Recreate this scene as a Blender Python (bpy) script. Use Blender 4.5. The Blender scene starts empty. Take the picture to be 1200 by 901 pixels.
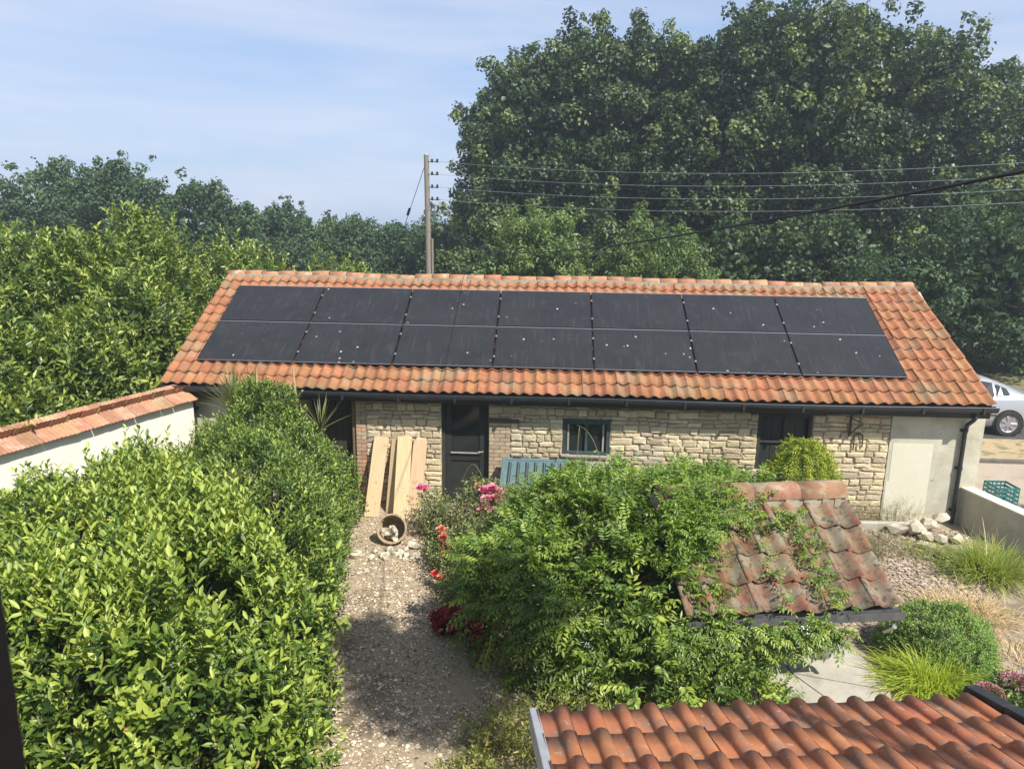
import bpy, math, random
import numpy as np
from mathutils import Vector, Matrix
random.seed(7); rng = np.random.default_rng(7)
sc = bpy.context.scene; COL = sc.collection
R = math.radians
# ------------------------------------------------------------------ camera
cam_d = bpy.data.cameras.new('camera'); cam = bpy.data.objects.new('camera', cam_d); COL.objects.link(cam)
YAW, PIT, ROL = R(-3.0007), R(11.9924), R(0.8997)
fw = Vector((math.sin(YAW)*math.cos(PIT), math.cos(YAW)*math.cos(PIT), -math.sin(PIT)))
r0 = Vector((math.cos(YAW), -math.sin(YAW), 0)); u0 = r0.cross(fw)
rr = r0*math.cos(ROL)+u0*math.sin(ROL); uu = -r0*math.sin(ROL)+u0*math.cos(ROL)
CAM = Vector((6.9622, -11.6983, 4.7552))
cam.matrix_world = Matrix(((rr.x, uu.x, -fw.x, CAM.x), (rr.y, uu.y, -fw.y, CAM.y), (rr.z, uu.z, -fw.z, CAM.z), (0, 0, 0, 1)))
cam_d.sensor_width = 36; cam_d.lens = 843.88/1200*36; cam_d.dof.use_dof = True; cam_d.dof.focus_distance = 12.0; cam_d.dof.aperture_fstop = 10.0; cam_d.clip_start = 0.05; cam_d.clip_end = 3000
sc.camera = cam
# ------------------------------------------------------------------ light
SUN_EL, SUN_AZ = R(51), R(137)        # azimuth clockwise from +y: sun stands behind the camera, to the right
sd = Vector((math.sin(SUN_AZ)*math.cos(SUN_EL), math.cos(SUN_AZ)*math.cos(SUN_EL), math.sin(SUN_EL)))
sl = bpy.data.lights.new('sun', 'SUN'); sun = bpy.data.objects.new('sun', sl); COL.objects.link(sun)
sl.energy = 4.9; sl.angle = R(0.53); sl.color = (1.0, 0.955, 0.87)
sun.rotation_euler = sd.to_track_quat('Z', 'Y').to_euler(); sun.location = (10, -10, 30)
w = bpy.data.worlds.new('World'); sc.world = w; w.use_nodes = True
nt = w.node_tree; nt.nodes.clear()
def N(nt, t, **k):
    n = nt.nodes.new(t)
    for a, b in k.items():
        if a.startswith('i_'): n.inputs[a[2:].replace('_', ' ')].default_value = b
        else: setattr(n, a, b)
    return n
def ramp(nt, stops, interp='LINEAR'):
    n = nt.nodes.new('ShaderNodeValToRGB'); n.color_ramp.interpolation = interp
    e = n.color_ramp.elements
    while len(e) < len(stops): e.new(0.5)
    for el, (p, c) in zip(e, stops):
        el.position = p; el.color = (c, c, c, 1) if isinstance(c, (int, float)) else (*c, 1)
    return n
sky = N(nt, 'ShaderNodeTexSky', sky_type='NISHITA', sun_disc=False, sun_elevation=SUN_EL, sun_rotation=SUN_AZ, air_density=1.0, dust_density=0.9, ozone_density=3.0, altitude=50)
tc = N(nt, 'ShaderNodeTexCoord'); mp = N(nt, 'ShaderNodeMapping'); mp.inputs['Scale'].default_value = (1.1, 1.1, 9.0)
mp.inputs['Rotation'].default_value = (R(3), R(-4), 0)
n1 = N(nt, 'ShaderNodeTexNoise', i_Scale=2.1, i_Detail=7.0, i_Roughness=0.52, i_Distortion=0.5)
rp = ramp(nt, [(0.36, 0.0), (0.64, 1.0)])
mixc = N(nt, 'ShaderNodeMixRGB', blend_type='MIX'); mixc.inputs[2].default_value = (4.5, 4.7, 5.5, 1)
mul = N(nt, 'ShaderNodeMath', operation='MULTIPLY'); mul.inputs[1].default_value = 0.52
bg = N(nt, 'ShaderNodeBackground'); bg.inputs[1].default_value = 0.124; out = N(nt, 'ShaderNodeOutputWorld')
L = nt.links.new
L(tc.outputs['Generated'], mp.inputs[0]); L(mp.outputs[0], n1.inputs[0]); L(n1.outputs[0], rp.inputs[0]); L(rp.outputs[0], mul.inputs[0])
L(mul.outputs[0], mixc.inputs[0]); sx = N(nt, 'ShaderNodeSeparateXYZ'); L(tc.outputs['Generated'], sx.inputs[0])
hr = ramp(nt, [(0.0, 0.85), (0.12, 0.72), (0.32, 0.42), (0.7, 0.0)]); L(sx.outputs[2], hr.inputs[0])
mh = N(nt, 'ShaderNodeMixRGB'); mh.inputs[2].default_value = (2.65, 3.35, 4.85, 1); L(hr.outputs[0], mh.inputs[0]); L(sky.outputs[0], mh.inputs[1]); L(mh.outputs[0], mixc.inputs[1])
L(mixc.outputs[0], bg.inputs[0]); L(bg.outputs[0], out.inputs[0])
sc.view_settings.view_transform = 'Standard'; sc.view_settings.look = 'None'; sc.view_settings.gamma = 1; sc.view_settings.exposure = 0.55
HAZE_D = 0.0016
sc.cycles.max_bounces = 8; sc.cycles.transparent_max_bounces = 12

# ------------------------------------------------------------------ helpers
def link(o): COL.objects.link(o); return o
def tag(o, label=None, cat=None, group=None, kind=None):
    if label: o['label'] = label
    if cat: o['category'] = cat
    if group: o['group'] = group
    if kind: o['kind'] = kind
    return o
def thing(name, loc, label, cat, group=None, rot=None):
    o = bpy.data.objects.new(name, None); o.empty_display_size = 0.2; link(o); o.location = loc
    if rot: o.rotation_euler = rot
    return tag(o, label, cat, group)
def setpar(o, parent, local=False):
    if parent is None: return o
    o.parent = parent
    if not local:
        m = parent.matrix_basis.copy(); p = parent.parent
        if p is not None: m = p.matrix_basis @ parent.matrix_parent_inverse @ m
        o.matrix_parent_inverse = m.inverted()
    return o
def mobj(name, me, parent=None, local=False, mat=None):
    if mat and not me.materials: me.materials.append(mat)
    o = bpy.data.objects.new(name, me); link(o); return setpar(o, parent, local)
class MB:
    def __init__(s): s.v = []; s.f = []
    def add(s, vs, fs):
        b = len(s.v); s.v += [tuple(x) for x in vs]; s.f += [tuple(i+b for i in f) for f in fs]; return s
    def box(s, x0, x1, y0, y1, z0, z1, M=None):
        vs = [(x, y, z) for z in (z0, z1) for y in (y0, y1) for x in (x0, x1)]
        if M is not None: vs = [M @ Vector(v) for v in vs]
        return s.add(vs, [(0, 2, 3, 1), (4, 5, 7, 6), (0, 1, 5, 4), (2, 6, 7, 3), (0, 4, 6, 2), (1, 3, 7, 5)])
    def cham(s, x0, x1, y0, y1, z0, z1, c, M=None):   # box with chamfered edges
        vs = []; ids = {}
        X = (x0, x1); Y = (y0, y1); Z = (z0, z1)
        for k in range(2):
            for j in range(2):
                for i in range(2):
                    sx, sy, sz = (1 if i == 0 else -1), (1 if j == 0 else -1), (1 if k == 0 else -1)
                    for a in range(3):
                        p = [X[i]+sx*c, Y[j]+sy*c, Z[k]+sz*c]; p[a] = (X[i], Y[j], Z[k])[a]
                        ids[(i, j, k, a)] = len(vs); vs.append(Vector(p))
        if M is not None: vs = [M @ v for v in vs]
        fs = []
        for a in range(3):
            b, d = (a+1) % 3, (a+2) % 3
            for t in range(2):
                q = []
                for (m, n) in ((0, 0), (1, 0), (1, 1), (0, 1)):
                    c3 = [0, 0, 0]; c3[a] = t; c3[b] = m; c3[d] = n; q.append(ids[(*c3, a)])
                fs.append(tuple(q if t else q[::-1]))
            for m in range(2):
                for n in range(2):   # edge strips parallel to a
                    q = []
                    for t, fa in ((0, b), (1, b), (1, d), (0, d)):
                        c3 = [0, 0, 0]; c3[a] = t; c3[b] = m; c3[d] = n; q.append(ids[(*c3, fa)])
                    fs.append(tuple(q))
        for i in range(2):
            for j in range(2):
                for k in range(2): fs.append(tuple(ids[(i, j, k, a)] for a in range(3)))
        return s.add(vs, fs)
    def tube(s, pts, rad, seg=8, cap=True):
        pts = [Vector(p) for p in pts]; n = len(pts)
        rad = [rad]*n if isinstance(rad, (int, float)) else rad
        b = len(s.v); up = Vector((0, 0, 1))
        for i, p in enumerate(pts):
            t = (pts[min(i+1, n-1)]-pts[max(i-1, 0)]).normalized()
            a = t.cross(up if abs(t.z) < 0.95 else Vector((1, 0, 0))).normalized(); c = t.cross(a)
            for k in range(seg):
                an = 2*math.pi*k/seg; s.v.append(tuple(p+(a*math.cos(an)+c*math.sin(an))*rad[i]))
        for i in range(n-1):
            for k in range(seg):
                k2 = (k+1) % seg; s.f.append((b+i*seg+k, b+i*seg+k2, b+(i+1)*seg+k2, b+(i+1)*seg+k))
        if cap: s.f.append(tuple(b+k for k in range(seg))[::-1]); s.f.append(tuple(b+(n-1)*seg+k for k in range(seg)))
        return s
    def lathe(s, prof, c=(0, 0, 0), seg=24, a0=0, a1=2*math.pi, M=None):
        b = len(s.v); full = abs(a1-a0-2*math.pi) < 1e-6; m = seg if full else seg+1
        for (r_, z) in prof:
            for k in range(m):
                a = a0+(a1-a0)*k/seg; v = Vector((r_*math.cos(a), r_*math.sin(a), z))
                if M is not None: v = M @ v
                s.v.append(tuple(v+Vector(c)))
        for i in range(len(prof)-1):
            for k in range(seg):
                k2 = (k+1) % m; s.f.append((b+i*m+k, b+i*m+k2, b+(i+1)*m+k2, b+(i+1)*m+k))
        return s
    def mesh(s, name, mat=None, smooth=False):
        me = bpy.data.meshes.new(name); me.from_pydata(s.v, [], s.f); me.update()
        if mat: me.materials.append(mat)
        if smooth: me.polygons.foreach_set('use_smooth', [True]*len(me.polygons))
        return me
    def obj(s, name, mat, parent=None, local=False, smooth=False):
        return mobj(name, s.mesh(name, mat, smooth), parent, local)

def mat(name, c1, c2=None, scale=8, rough=0.8, bump=0.0, bscale=None, c3=None, t3=(0.6, 0.7), s3=3, c4=None, t4=(0.62, 0.7), s4=20,
        rnd=0.0, metal=0.0, spec=0.5, detail=6, stretch=None, coords='pos', hue=0.0, bdist=0.01):
    m = bpy.data.materials.new(name); m.use_nodes = True; nt = m.node_tree; nt.nodes.clear(); L = nt.links.new
    o = N(nt, 'ShaderNodeOutputMaterial'); p = N(nt, 'ShaderNodeBsdfPrincipled'); L(p.outputs[0], o.inputs[0])
    p.inputs['Roughness'].default_value = rough; p.inputs['Metallic'].default_value = metal; p.inputs['Specular IOR Level'].default_value = spec
    if coords == 'pos': g = N(nt, 'ShaderNodeNewGeometry').outputs['Position']
    else: g = N(nt, 'ShaderNodeTexCoord').outputs['Object']
    oi = None
    if rnd or hue or coords != 'pos':
        oi = N(nt, 'ShaderNodeObjectInfo')
    if coords != 'pos':
        ad = N(nt, 'ShaderNodeVectorMath', operation='ADD'); sc_ = N(nt, 'ShaderNodeVectorMath', operation='SCALE'); sc_.inputs[3].default_value = 37.0
        cx = N(nt, 'ShaderNodeCombineXYZ'); L(oi.outputs['Random'], cx.inputs[0]); L(oi.outputs['Random'], cx.inputs[1]); L(cx.outputs[0], sc_.inputs[0])
        L(g, ad.inputs[0]); L(sc_.outputs[0], ad.inputs[1]); g = ad.outputs[0]
    if stretch:
        mp = N(nt, 'ShaderNodeMapping'); mp.inputs['Scale'].default_value = stretch; L(g, mp.inputs[0]); gs = mp.outputs[0]
    else: gs = g
    n = N(nt, 'ShaderNodeTexNoise', i_Scale=scale, i_Detail=detail, i_Roughness=0.6); L(gs, n.inputs[0])
    r_ = ramp(nt, [(0.3, c1), (0.7, c2 or c1)]); L(n.outputs[0], r_.inputs[0]); col = r_.outputs[0]
    for c, t, s_ in ((c3, t3, s3), (c4, t4, s4)):
        if c:
            n2 = N(nt, 'ShaderNodeTexNoise', i_Scale=s_, i_Detail=8.0, i_Roughness=0.62); L(g, n2.inputs[0])
            rm = ramp(nt, [(t[0], 0.0), (t[1], 1.0)]); L(n2.outputs[0], rm.inputs[0])
            mx = N(nt, 'ShaderNodeMixRGB'); mx.inputs[2].default_value = (*c, 1); L(rm.outputs[0], mx.inputs[0]); L(col, mx.inputs[1]); col = mx.outputs[0]
    if rnd or hue:
        hs = N(nt, 'ShaderNodeHueSaturation')
        mr = N(nt, 'ShaderNodeMapRange'); mr.inputs[3].default_value = 1-rnd; mr.inputs[4].default_value = 1+rnd; L(oi.outputs['Random'], mr.inputs[0]); L(mr.outputs[0], hs.inputs['Value'])
        wn = N(nt, 'ShaderNodeTexWhiteNoise', noise_dimensions='1D'); L(oi.outputs['Random'], wn.inputs['W'])
        m2 = N(nt, 'ShaderNodeMapRange'); m2.inputs[3].default_value = 0.5-hue; m2.inputs[4].default_value = 0.5+hue; L(wn.outputs[0], m2.inputs[0]); L(m2.outputs[0], hs.inputs['Hue'])
        L(col, hs.inputs['Color']); col = hs.outputs[0]
    L(col, p.inputs['Base Color'])
    if bump:
        nb = N(nt, 'ShaderNodeTexNoise', i_Scale=bscale or scale*3, i_Detail=8.0, i_Roughness=0.65); L(gs, nb.inputs[0])
        b = N(nt, 'ShaderNodeBump', i_Strength=bump, i_Distance=bdist); L(nb.outputs[0], b.inputs['Height']); L(b.outputs[0], p.inputs['Normal'])
    return m
def leafmat(name, dark, mid, light, rough=0.45, trans=0.3, spec=0.5, tcol=None):
    m = bpy.data.materials.new(name); m.use_nodes = True; nt = m.node_tree; nt.nodes.clear(); L = nt.links.new
    o = N(nt, 'ShaderNodeOutputMaterial'); p = N(nt, 'ShaderNodeBsdfPrincipled'); p.inputs['Roughness'].default_value = rough; p.inputs['Specular IOR Level'].default_value = spec
    a = N(nt, 'ShaderNodeAttribute', attribute_name='tint'); r_ = ramp(nt, [(0.0, dark), (0.5, mid), (1.0, light)]); L(a.outputs['Fac'], r_.inputs[0])
    L(r_.outputs[0], p.inputs['Base Color'])
    t = N(nt, 'ShaderNodeBsdfTranslucent'); mx = N(nt, 'ShaderNodeMixRGB', blend_type='MULTIPLY'); mx.inputs[0].default_value = 1.0
    mx.inputs[2].default_value = (*(tcol or (1.5, 1.5, 0.5)), 1); L(r_.outputs[0], mx.inputs[1]); L(mx.outputs[0], t.inputs[0])
    s = N(nt, 'ShaderNodeMixShader'); s.inputs[0].default_value = trans; L(p.outputs[0], s.inputs[1]); L(t.outputs[0], s.inputs[2]); L(s.outputs[0], o.inputs[0])
    return m

# ---- materials
TILE = mat('old_clay_tile', (0.27, 0.10, 0.043), (0.36, 0.165, 0.073), 9, 0.9, 0.6, 60, c3=(0.26, 0.19, 0.11), t3=(0.50, 0.68), s3=1.8, c4=(0.22, 0.13, 0.08), t4=(0.54, 0.68), s4=16, rnd=0.17, hue=0.008)
RTILE = mat('ridge_clay_tile', (0.33, 0.135, 0.065), (0.40, 0.20, 0.10), 10, 0.85, 0.4, 60, c3=(0.42, 0.33, 0.22), t3=(0.5, 0.66), s3=7, rnd=0.16, hue=0.012)
MORT = mat('lime_mortar', (0.33, 0.29, 0.21), (0.44, 0.39, 0.30), 14, 0.95, 0.7, 50, c3=(0.25, 0.21, 0.13), t3=(0.5, 0.7), s3=3)
STONE = mat('limestone', (0.50, 0.41, 0.25), (0.64, 0.54, 0.36), 7, 0.95, 0.8, 28, c3=(0.40, 0.37, 0.30), t3=(0.52, 0.72), s3=1.3, c4=(0.30, 0.26, 0.18), t4=(0.58, 0.70), s4=22, rnd=0.26, hue=0.016, bdist=0.025)
BRICK = mat('old_brick', (0.42, 0.22, 0.13), (0.50, 0.33, 0.21), 12, 0.9, 0.6, 50, c3=(0.45, 0.38, 0.28), t3=(0.5, 0.66), s3=9, rnd=0.18, hue=0.02)
PBRICK = mat('pale_brick', (0.40, 0.30, 0.19), (0.48, 0.38, 0.26), 12, 0.9, 0.6, 50, c3=(0.32, 0.27, 0.20), t3=(0.5, 0.66), s3=9, rnd=0.14, hue=0.015)
RENDER = mat('grey_render', (0.47, 0.44, 0.34), (0.58, 0.55, 0.43), 2.2, 0.92, 0.4, 30, c3=(0.38, 0.36, 0.27), t3=(0.45, 0.72), s3=2.6, c4=(0.30, 0.28, 0.21), t4=(0.60, 0.72), s4=7)
SUNLIT = mat('sunlit_render', (0.62, 0.59, 0.46), (0.68, 0.64, 0.51), 2.2, 0.92, 0.2, 30, c4=(0.52, 0.49, 0.38), t4=(0.64, 0.76), s4=7)  # lighter copy of the wall render, its paler colour stands for sunlight
WHITE = mat('cream_paint', (0.78, 0.75, 0.62), (0.84, 0.81, 0.69), 2.5, 0.8, 0.25, 20, c4=(0.60, 0.56, 0.43), t4=(0.58, 0.74), s4=4)
BLACKP = mat('black_plastic', (0.018, 0.02, 0.024), (0.03, 0.032, 0.036), 5, 0.45, 0.05)
DARKW = mat('dark_timber', (0.022, 0.024, 0.02), (0.045, 0.045, 0.036), 6, 0.75, 0.4, 30, stretch=(6, 6, 0.8))
DOORM = mat('black_door_paint', (0.016, 0.020, 0.018), (0.03, 0.034, 0.03), 6, 0.55, 0.15, 20, c4=(0.09, 0.085, 0.07), t4=(0.70, 0.76), s4=14)
OLIVE = mat('olive_dark_door', (0.028, 0.028, 0.018), (0.045, 0.043, 0.028), 4, 0.7, 0.3, 20, stretch=(8, 8, 0.6))
BROWNW = mat('brown_lintel', (0.07, 0.04, 0.028), (0.12, 0.075, 0.05), 9, 0.85, 0.5, 30, stretch=(1, 6, 8))
TEALP = mat('dark_teal_window_paint', (0.028, 0.048, 0.052), (0.05, 0.075, 0.078), 6, 0.5, 0.1)
PLANK = mat('sawn_pine', (0.42, 0.30, 0.17), (0.52, 0.39, 0.24), 5, 0.75, 0.25, 20, stretch=(9, 9, 0.7), c4=(0.40, 0.26, 0.13), t4=(0.61, 0.65), s4=9, rnd=0.20, hue=0.012, coords='obj')
GREYW = mat('weathered_grey_wood', (0.24, 0.22, 0.19), (0.36, 0.33, 0.29), 7, 0.85, 0.4, 30, stretch=(1, 8, 8))
POLEM = mat('creosoted_pole', (0.16, 0.145, 0.11), (0.26, 0.23, 0.18), 5, 0.85, 0.4, 20, stretch=(6, 6, 0.5), c3=(0.24, 0.19, 0.17), t3=(0.5, 0.7), s3=0.7)
METAL = mat('galvanised_metal', (0.38, 0.39, 0.39), (0.5, 0.5, 0.5), 12, 0.45, 0.1, metal=0.6)
WIREM = mat('weathered_wire', (0.26, 0.28, 0.29), None, 4, 0.5, metal=0.3)
CABLEM = mat('black_cable', (0.02, 0.02, 0.024), None, 4, 0.6)
CONC = mat('concrete', (0.36, 0.33, 0.27), (0.45, 0.42, 0.35), 6, 0.9, 0.4, 40, c3=(0.28, 0.25, 0.19), t3=(0.52, 0.72), s3=2.5, c4=(0.2, 0.2, 0.12), t4=(0.64, 0.72), s4=12)
TEALBOX = mat('teal_grey_plastic', (0.085, 0.145, 0.155), (0.115, 0.18, 0.19), 5, 0.5, 0.1, 40, c4=(0.22, 0.27, 0.27), t4=(0.6, 0.75), s4=8)
BARK = mat('bark', (0.05, 0.043, 0.033), (0.10, 0.088, 0.07), 8, 0.95, 0.8, 20, stretch=(3, 3, 0.8))
TWIG = mat('green_stem', (0.12, 0.10, 0.05), (0.17, 0.17, 0.07), 8, 0.8)
def glass(name, col=(0.02, 0.025, 0.028)):
    return mat(name, col, None, 3, 0.06, spec=0.7)
GLASS = glass('dark_glass')
# solar glass: dusty, with bird droppings that differ panel to panel
def solarmat():
    m = mat('solar_glass', (0.019, 0.019, 0.020), (0.027, 0.027, 0.027), 1.3, 0.33, spec=0.38, coords='obj', c4=(0.042, 0.042, 0.040), t4=(0.55, 0.8), s4=5)
    nt = m.node_tree; L = nt.links.new; p = [n for n in nt.nodes if n.type == 'BSDF_PRINCIPLED'][0]
    src = p.inputs['Base Color'].links[0].from_socket; vec = [n for n in nt.nodes if n.type == 'VECT_MATH' and n.operation == 'ADD'][0].outputs[0]
    st = N(nt, 'ShaderNodeMapping'); st.inputs['Scale'].default_value = (26, 1.6, 1); L(vec, st.inputs[0])
    ns = N(nt, 'ShaderNodeTexNoise', i_Scale=1.0, i_Detail=4.0); L(st.outputs[0], ns.inputs[0]); rs = ramp(nt, [(0.56, 0.0), (0.8, 0.35)]); L(ns.outputs[0], rs.inputs[0])
    m0 = N(nt, 'ShaderNodeMixRGB'); m0.inputs[2].default_value = (0.11, 0.11, 0.11, 1); L(rs.outputs[0], m0.inputs[0]); L(src, m0.inputs[1])
    di = N(nt, 'ShaderNodeTexNoise', i_Scale=30.0, i_Detail=2.0); L(vec, di.inputs[0]); dv = N(nt, 'ShaderNodeVectorMath', operation='SCALE'); dv.inputs[3].default_value = 0.05; L(di.outputs['Color'], dv.inputs[0])
    av = N(nt, 'ShaderNodeVectorMath', operation='ADD'); L(vec, av.inputs[0]); L(dv.outputs[0], av.inputs[1])
    v = N(nt, 'ShaderNodeTexVoronoi', i_Scale=5.0); L(av.outputs[0], v.inputs['Vector'])
    r1 = ramp(nt, [(0.05, 1.0), (0.11, 0.0)]); L(v.outputs['Distance'], r1.inputs[0])
    nz = N(nt, 'ShaderNodeTexNoise', i_Scale=1.4, i_Detail=2.0); L(vec, nz.inputs[0]); r2 = ramp(nt, [(0.52, 0.0), (0.56, 0.9)]); L(nz.outputs[0], r2.inputs[0])
    mm = N(nt, 'ShaderNodeMath', operation='MULTIPLY'); L(r1.outputs[0], mm.inputs[0]); L(r2.outputs[0], mm.inputs[1])
    m1 = N(nt, 'ShaderNodeMixRGB'); m1.inputs[2].default_value = (0.6, 0.6, 0.57, 1); L(mm.outputs[0], m1.inputs[0]); L(m0.outputs[0], m1.inputs[1]); L(m1.outputs[0], p.inputs['Base Color'])
    return m
SOLAR = solarmat()
FRAMEM = mat('black_anodised_frame', (0.012, 0.012, 0.014), None, 3, 0.4, metal=0.3)
ALU = mat('bright_aluminium', (0.42, 0.42, 0.44), None, 3, 0.4, metal=0.7)

# ------------------------------------------------------------------ ground
GRASSG = mat('dry_grass_ground', (0.16, 0.14, 0.06), (0.10, 0.115, 0.04), 1.5, 0.95, 0.6, 30, c3=(0.24, 0.18, 0.10), t3=(0.5, 0.65), s3=0.5)
SOIL = mat('gravelly_soil', (0.24, 0.19, 0.13), (0.40, 0.33, 0.24), 26, 0.95, 1.0, 60, c3=(0.18, 0.14, 0.09), t3=(0.5, 0.66), s3=1.6)
PATHG = mat('gravel_bed', (0.24, 0.18, 0.12), (0.46, 0.37, 0.25), 45, 0.95, 1.0, 80, c3=(0.17, 0.13, 0.085), t3=(0.52, 0.7), s3=1.2)
VERGE = mat('leaf_strewn_verge', (0.34, 0.25, 0.13), (0.44, 0.34, 0.20), 14, 0.95, 0.8, 40, c3=(0.18, 0.17, 0.07), t3=(0.5, 0.6), s3=3)
DRIVE = mat('tan_drive', (0.33, 0.27, 0.20), (0.42, 0.35, 0.27), 20, 0.95, 0.5, 60, c3=(0.28, 0.23, 0.17), t3=(0.5, 0.7), s3=2)
PAVE = mat('brown_path', (0.30, 0.245, 0.18), (0.38, 0.31, 0.23), 10, 0.9, 0.5, 50, c3=(0.24, 0.2, 0.14), t3=(0.5, 0.7), s3=2)
def sheet(name, pts, z, m, kind='structure'):
    o = MB().add([(x, y, z) for x, y in pts], [tuple(range(len(pts)))]).obj(name, m); o['kind'] = kind; return o
sheet('ground', [(-900, -60), (900, -60), (900, 1600), (-900, 1600)], -0.012, GRASSG)
sheet('garden_soil', [(-0.3, -13), (14.6, -13), (14.2, 0.6), (0.4, 0.6)], -0.004, SOIL)
sheet('gravel_path', [(2.6, 0.25), (6.6, 0.25), (6.3, -2.5), (8.0, -9), (3.5, -9)], 0.0, PATHG)
sheet('drive', [(14.25, 0.2), (14.9, -6), (60, -6), (60, 3.6), (14.25, 3.9)], -0.006, DRIVE)
sheet('verge', [(14.25, 3.95), (60, 3.65), (60, 5.6), (14.25, 5.75)], 0.02, VERGE)
sheet('road', [(10, 5.8), (80, 5.6), (80, 9.5), (10, 10)], 0.0, mat('asphalt', (0.05, 0.05, 0.052), (0.07, 0.068, 0.065), 12, 0.9, 0.3, 60))
kerb = MB().cham(14.25, 40, 3.80, 3.92, -0.02, 0.07, 0.01).obj('kerb', mat('dark_kerb', (0.10, 0.085, 0.07), (0.15, 0.13, 0.11), 8, 0.9, 0.4)); kerb['kind'] = 'structure'
sheet('brown_path', [(11.3, -5.6), (12.0, -4.0), (12.7, -3.3), (14.7, -2.7), (15, -9), (10.5, -9)], 0.004, PAVE)

def npmesh(name, V, F, m, tint=None, smooth=False):
    """V (n,3) float, F (k,3|4) int"""
    me = bpy.data.meshes.new(name); k = F.shape[1]
    me.vertices.add(len(V)); me.vertices.foreach_set('co', V.astype(np.float32).ravel())
    me.loops.add(F.size); me.loops.foreach_set('vertex_index', F.astype(np.int32).ravel())
    me.polygons.add(len(F)); me.polygons.foreach_set('loop_start', np.arange(0, F.size, k, dtype=np.int32)); me.polygons.foreach_set('loop_total', np.full(len(F), k, np.int32))
    if smooth: me.polygons.foreach_set('use_smooth', np.ones(len(F), bool))
    me.update(calc_edges=True)
    if tint is not None:
        at = me.attributes.new('tint', 'FLOAT', 'POINT'); at.data.foreach_set('value', np.clip(tint, 0, 1).astype(np.float32))
    me.materials.append(m); return me
def nrm(a): return a/np.maximum(np.linalg.norm(a, axis=-1, keepdims=True), 1e-9)
def pebbles(name, P, size, m, flat=0.6, parent=None):
    n = len(P); base = np.array([(1, 0, 0), (0, 1, 0), (-1, 0, 0), (0, -1, 0), (0.2, 0.1, 1), (0, 0, -0.6)], float)
    a = rng.uniform(0, 6.28, n); c, s = np.cos(a), np.sin(a)
    S = size[:, None]*rng.uniform(0.6, 1.2, (n, 3)); S[:, 2] *= flat
    V = base[None]*S[:, None] + rng.normal(0, 0.13, (n, 6, 3))*size[:, None, None]*0.7
    X = V[..., 0]*c[:, None]-V[..., 1]*s[:, None]; Y = V[..., 0]*s[:, None]+V[..., 1]*c[:, None]
    V = np.stack([X, Y, V[..., 2]], -1)+P[:, None]
    f = np.array([(0, 1, 4), (1, 2, 4), (2, 3, 4), (3, 0, 4)])
    F = (f[None]+(np.arange(n)*6)[:, None, None]).reshape(-1, 3)
    t = np.repeat(rng.uniform(0, 1, n), 6)
    return mobj(name, npmesh(name, V.reshape(-1, 3), F, m, t), parent)
def tintmat(name, stops, rough=0.9, spec=0.3):
    m = bpy.data.materials.new(name); m.use_nodes = True; nt = m.node_tree; p = nt.nodes['Principled BSDF']
    p.inputs['Roughness'].default_value = rough; p.inputs['Specular IOR Level'].default_value = spec
    a = N(nt, 'ShaderNodeAttribute', attribute_name='tint'); r_ = ramp(nt, stops); nt.links.new(a.outputs['Fac'], r_.inputs[0]); nt.links.new(r_.outputs[0], p.inputs['Base Color']); return m
PEB = tintmat('pebble', [(0, (0.15, 0.11, 0.07)), (0.3, (0.34, 0.26, 0.17)), (0.65, (0.52, 0.42, 0.29)), (1, (0.78, 0.70, 0.54))])
CHIP = tintmat('stone_chips', [(0, (0.16, 0.12, 0.09)), (0.5, (0.33, 0.25, 0.18)), (1, (0.50, 0.41, 0.31))])
n = 32000; y = -rng.uniform(0, 1, n)**0.8*8.6; xl = 3.5+(-0.3-y)*0.235-0.35; x = xl+rng.uniform(0, 1, n)*(2.9-0.02*y)
g_ = np.sin(x*3.1+y*1.7)*np.sin(y*2.3-x)+.6*np.sin(x*7+y*5)*np.sin(y*6.1); k = g_ > -.75-.6*rng.uniform(0, 1, n)+.35*(np.abs(x-4.9) > 1.1); x, y = x[k], y[k]; n = len(x)
P = np.stack([x, y, rng.uniform(0, 0.012, n)], 1); o = pebbles('gravel', P, rng.uniform(0.007, 0.016, n)*rng.choice([1, 1, 1, 1.5, 2.1], n, p=[.3, .3, .2, .15, .05]), PEB); o['kind'] = 'stuff'
n = 16000; x = rng.uniform(10.5, 14.1, n); y = rng.uniform(-3.7, -0.1, n); k = (y > -0.25-(14.2-x)*0.95-0.9+rng.normal(0, .25, n)*0) & (x < 14.0); x, y = x[k], y[k]
z = 0.22*np.clip((y+1.6)/1.3, 0, 1)*np.clip((x-10.5)/1.0, 0, 1)*0+rng.uniform(0, 0.02, len(x))
o = pebbles('stone_chippings', np.stack([x, y, z], 1), rng.uniform(0.014, 0.036, len(x)), CHIP, 0.5); o['kind'] = 'stuff'

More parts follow.
